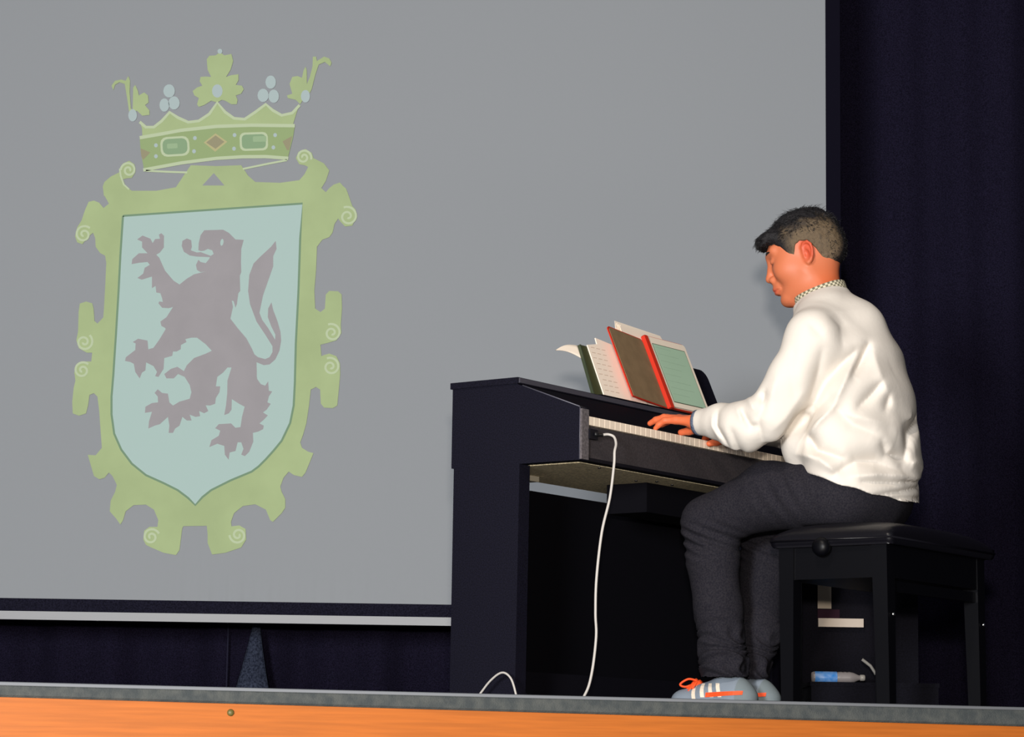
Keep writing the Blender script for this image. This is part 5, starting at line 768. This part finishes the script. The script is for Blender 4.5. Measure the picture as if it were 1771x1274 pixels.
# collar: checked inner band standing round the neck
M_chk=bpy.data.materials.new('checked_collar'); M_chk.use_nodes=True; nt=M_chk.node_tree; b_=nt.nodes['Principled BSDF']; b_.inputs['Roughness'].default_value=.8
ck=nt.nodes.new('ShaderNodeTexChecker'); ck.inputs['Scale'].default_value=2; uvn=nt.nodes.new('ShaderNodeUVMap'); nt.links.new(uvn.outputs[0],ck.inputs['Vector'])
ck.inputs['Color1'].default_value=(*lin((112,108,88)),1); ck.inputs['Color2'].default_value=(*lin((205,196,170)),1); nt.links.new(ck.outputs['Color'],b_.inputs['Base Color'])
def collar(name,c,rx,ry,z0,z1,tilt,m,fl=0,seg=72,uv=True,thick=.003,yaw=0):
    V=[];Fc=[];R_=Matrix.Rotation(tilt,4,'Y')
    rows=4
    for j in range(rows+1):
        t=j/rows
        for i in range(seg):
            a=2*math.pi*i/seg; g=1+fl*(1-t)
            p=R_@Vector((rx*g*math.cos(a),ry*g*math.sin(a),z0+(z1-z0)*t+.004*math.sin(2*a+1)))
            V.append(Vector(c)+p-Vector(PO))
    for j in range(rows):
        for i in range(seg): k=(i+1)%seg; Fc.append((j*seg+i,j*seg+k,(j+1)*seg+k,(j+1)*seg+i))
    o=pyd(name,V,Fc,m,shirt,True)
    if uv:
        u=o.data.uv_layers.new(name='UVMap')
        for pi,p in enumerate(o.data.polygons):
            j=pi//seg;i=pi%seg
            for li,(di,dj) in zip(p.loop_indices,((0,0),(1,0),(1,1),(0,1))): u.data[li].uv=((i+di)/seg*32,(j+dj)/rows*2)
    o.modifiers.new('t','SOLIDIFY').thickness=thick
    return o
collar('collar_band',(.345,.602,1.078),.072,.068,-.010,.014,math.radians(-21),M_chk)

# ---- jeans
def jeans_d(P):
    d=chain((P-A_(0,.61,0))*A_(1,.66,1),[(.46,0,.555),(.455,0,.58),(.45,0,.61)],[.105,.100,.088],.03)
    kl=[(.43,.515,.550),(.25,.495,.555),(.075,.485,.492)]; d=smin(d,chain(P,kl,[.095,.084,.066],.02),.04)
    d=smin(d,chain(P,[(.075,.487,.490),(.085,.490,.40),(.098,.495,.27),(.112,.50,.135),(.113,.50,.105)],[.0665,.067,.062,.058,.0585],.02),.03)
    d=smin(d,chain(P,[(.43,.705,.550),(.25,.73,.555),(.085,.755,.492)],[.095,.084,.066],.02),.04)
    d=smin(d,chain(P,[(.085,.755,.490),(.095,.735,.38),(.105,.68,.22),(.10,.640,.115)],[.0665,.066,.060,.056],.02),.03)
    sw=np.clip((.27-P[:,2])/.10,0,1)
    d=d-.0058*sw*np.sin((P[:,2]+.30*(P[:,0]-.1)*np.sin(P[:,2]*75)+.02*np.sin(P[:,1]*40))*205)
    kn=np.exp(-(((P[:,0]-.07)/.09)**2+((P[:,2]-.44)/.045)**2)); d=d-.006*kn*np.sin((P[:,2]+.42*P[:,0])*230)
    hip=np.exp(-(((P[:,0]-.33)/.07)**2+((P[:,2]-.57)/.07)**2)); d=d-.004*hip*np.sin((P[:,0]*.9+P[:,2]*.55)*150)
    d=d-.0022*noise3(P,30,9)
    d=smax(d,.068-P[:,2],.003)
    # seat pressed flat on the cushion
    onb=((P[:,0]>.33)&(P[:,0]<.70)); d=np.where(onb,smax(d,.470-P[:,2]+np.where(P[:,0]<.36,(P[:,0]-.36)*1.2,0),.006),d).astype(np.float32)
    return d
vj,fj=sdf_mesh(jeans_d,(-.02,.38,.09),(.62,.88,.72),.0048,.01)
M_jean=mat('charcoal_denim',(30,29,36),.95,.08,scale=240,rgb2=(44,42,47))
jeans=np_mesh('jeans',sh(vj),fj,M_jean,pr,relax=1)
# ---- shoes
def shoe_fn(ox,oy,yaw=0):
    c,s=math.cos(yaw),math.sin(yaw)
    def f(P):
        X=(P[:,0]-ox)*c+(P[:,1]-oy)*s; Y=-(P[:,0]-ox)*s+(P[:,1]-oy)*c; Q=np.stack([X,Y,P[:,2]],1).astype(np.float32)
        up=chain(Q*A_(1,.86,1),[(.045,0,.026),(.11,0,.034),(.19,0,.040),(.225,0,.040)],[.026,.032,.032,.030],.03)
        up=smin(up,chain(Q,[(.10,0,.050),(.16,0,.060),(.200,0,.060)],[.024,.033,.034],.02),.02)
        up=smin(up,ell(Q,(.055,0,.034),(.05,.042,.030)),.02)
        up=smax(up,.014-Q[:,2],.004)
        sole=chain(Q*A_(1,1,1.2),[(.045,0,.016),(.11,-.002,.016),(.22,0,.016)],[.046,.044,.041],.02)
        sole=smax(smax(sole,.003-Q[:,2],.003),Q[:,2]-.030,.004)
        return smin(up,sole,.003)
    return f
def shoe_col_fn(ox,oy):
    def g(V):
        V=np.asarray(V)+PO; z=V[:,2]; x=V[:,0]-ox; n=len(V); C_=np.tile(np.array(lin((128,138,150))),(n,1))
        C_[z<.029]=lin((206,208,208)); C_[(x>.215)&(z>.03)]=lin((116,126,130)); return C_
    return g
M_shoe=mat('shoe_fabric',(128,138,150),.8,.2,attr='tint',bump=.1,bscale=500)
M_orl=mat('orange_laces',(240,84,36),.6,.3); M_wst=mat('shoe_white_stripe',(236,220,200),.5,.3)
for nm,ox,oy,z_ in (('L',-.046,.500,0),('R',-.060,.640,0)):
    v,f=sdf_mesh(shoe_fn(ox,oy),(ox-.02,oy-.07,-.004),(ox+.29,oy+.07,.13),.0030)
    s_=np_mesh('shoe',sh(v),f,M_shoe,pr,shoe_col_fn(ox,oy))
    O2=Vector((ox,oy,0))-Vector(PO); fn_=shoe_fn(ox,oy)
    def surf(x,z,side=-1,lift=.0008):
        ys=np.linspace(.0,.08,161); P=np.stack([np.full(161,ox+x),oy+side*ys,np.full(161,z)],1).astype(np.float32); d=fn_(P); k=np.where(d>0)[0]; y=ys[k[0]] if len(k) else .04
        return Vector((x,side*(y+lift),z))+O2
    for side in (-1,1):
        for k in range(4):
            x0=.078+.026*k; bm=bmesh.new(); A1=[surf(x0+.012*t,.076-.036*t-(.006 if k<1 else 0),side) for t in np.linspace(0,1,6)]; B1=[surf(x0+.0115+.012*t,.076-.036*t-(.006 if k<1 else 0),side) for t in np.linspace(0,1,6)]
            a=[bm.verts.new(p) for p in A1]; b=[bm.verts.new(p) for p in B1]
            for i in range(5): bm.faces.new((a[i],b[i],b[i+1],a[i+1]))
            q=bmo('stripe',bm,M_wst,s_); q.modifiers.new('t','SOLIDIFY').thickness=.001
        bm=bmesh.new(); A1=[surf(x,.040+.006*(x-.13)/.1,side,.002) for x in np.linspace(.13,.235,10)]; B1=[surf(x,.052+.004*(x-.13)/.1,side,.002) for x in np.linspace(.13,.235,10)]
        a=[bm.verts.new(p) for p in A1]; b=[bm.verts.new(p) for p in B1]
        for i in range(9): bm.faces.new((a[i],a[i+1],b[i+1],b[i]))
        q=bmo('heel_flash',bm,M_orl,s_); q.modifiers.new('t','SOLIDIFY').thickness=.001
    tg=[Vector((.045,0,.048)),Vector((.062,0,.060)),Vector((.080,0,.074)),Vector((.090,0,.080))]
    bm=bmesh.new(); tube(bm,[p+O2 for p in tg],[.010,.013,.012,.006],10)
    for v in bm.verts: v.co.y=O2.y+(v.co.y-O2.y)*1.7
    bmo('tongue',bm,M_orl,s_,smooth=True)
    for k in range(4):
        x=.048+.011*k; z=.052+.0075*k
        tubo('lace',[Vector((x,-.030,z-.012))+O2,Vector((x+.003,-.016,z+.004))+O2,Vector((x+.004,0,z+.009))+O2,Vector((x+.003,.016,z+.004))+O2,Vector((x,.030,z-.012))+O2],.0036,M_orl,s_,6)
    for sgn in (-1,1):
        tubo('lace_bow',catmull([Vector((.078,0,.084))+O2,Vector((.062,sgn*.018,.088))+O2,Vector((.043,sgn*.028,.074))+O2,Vector((.055,sgn*.018,.068))+O2,Vector((.076,0,.080))+O2],5),.003,M_orl,s_,6)
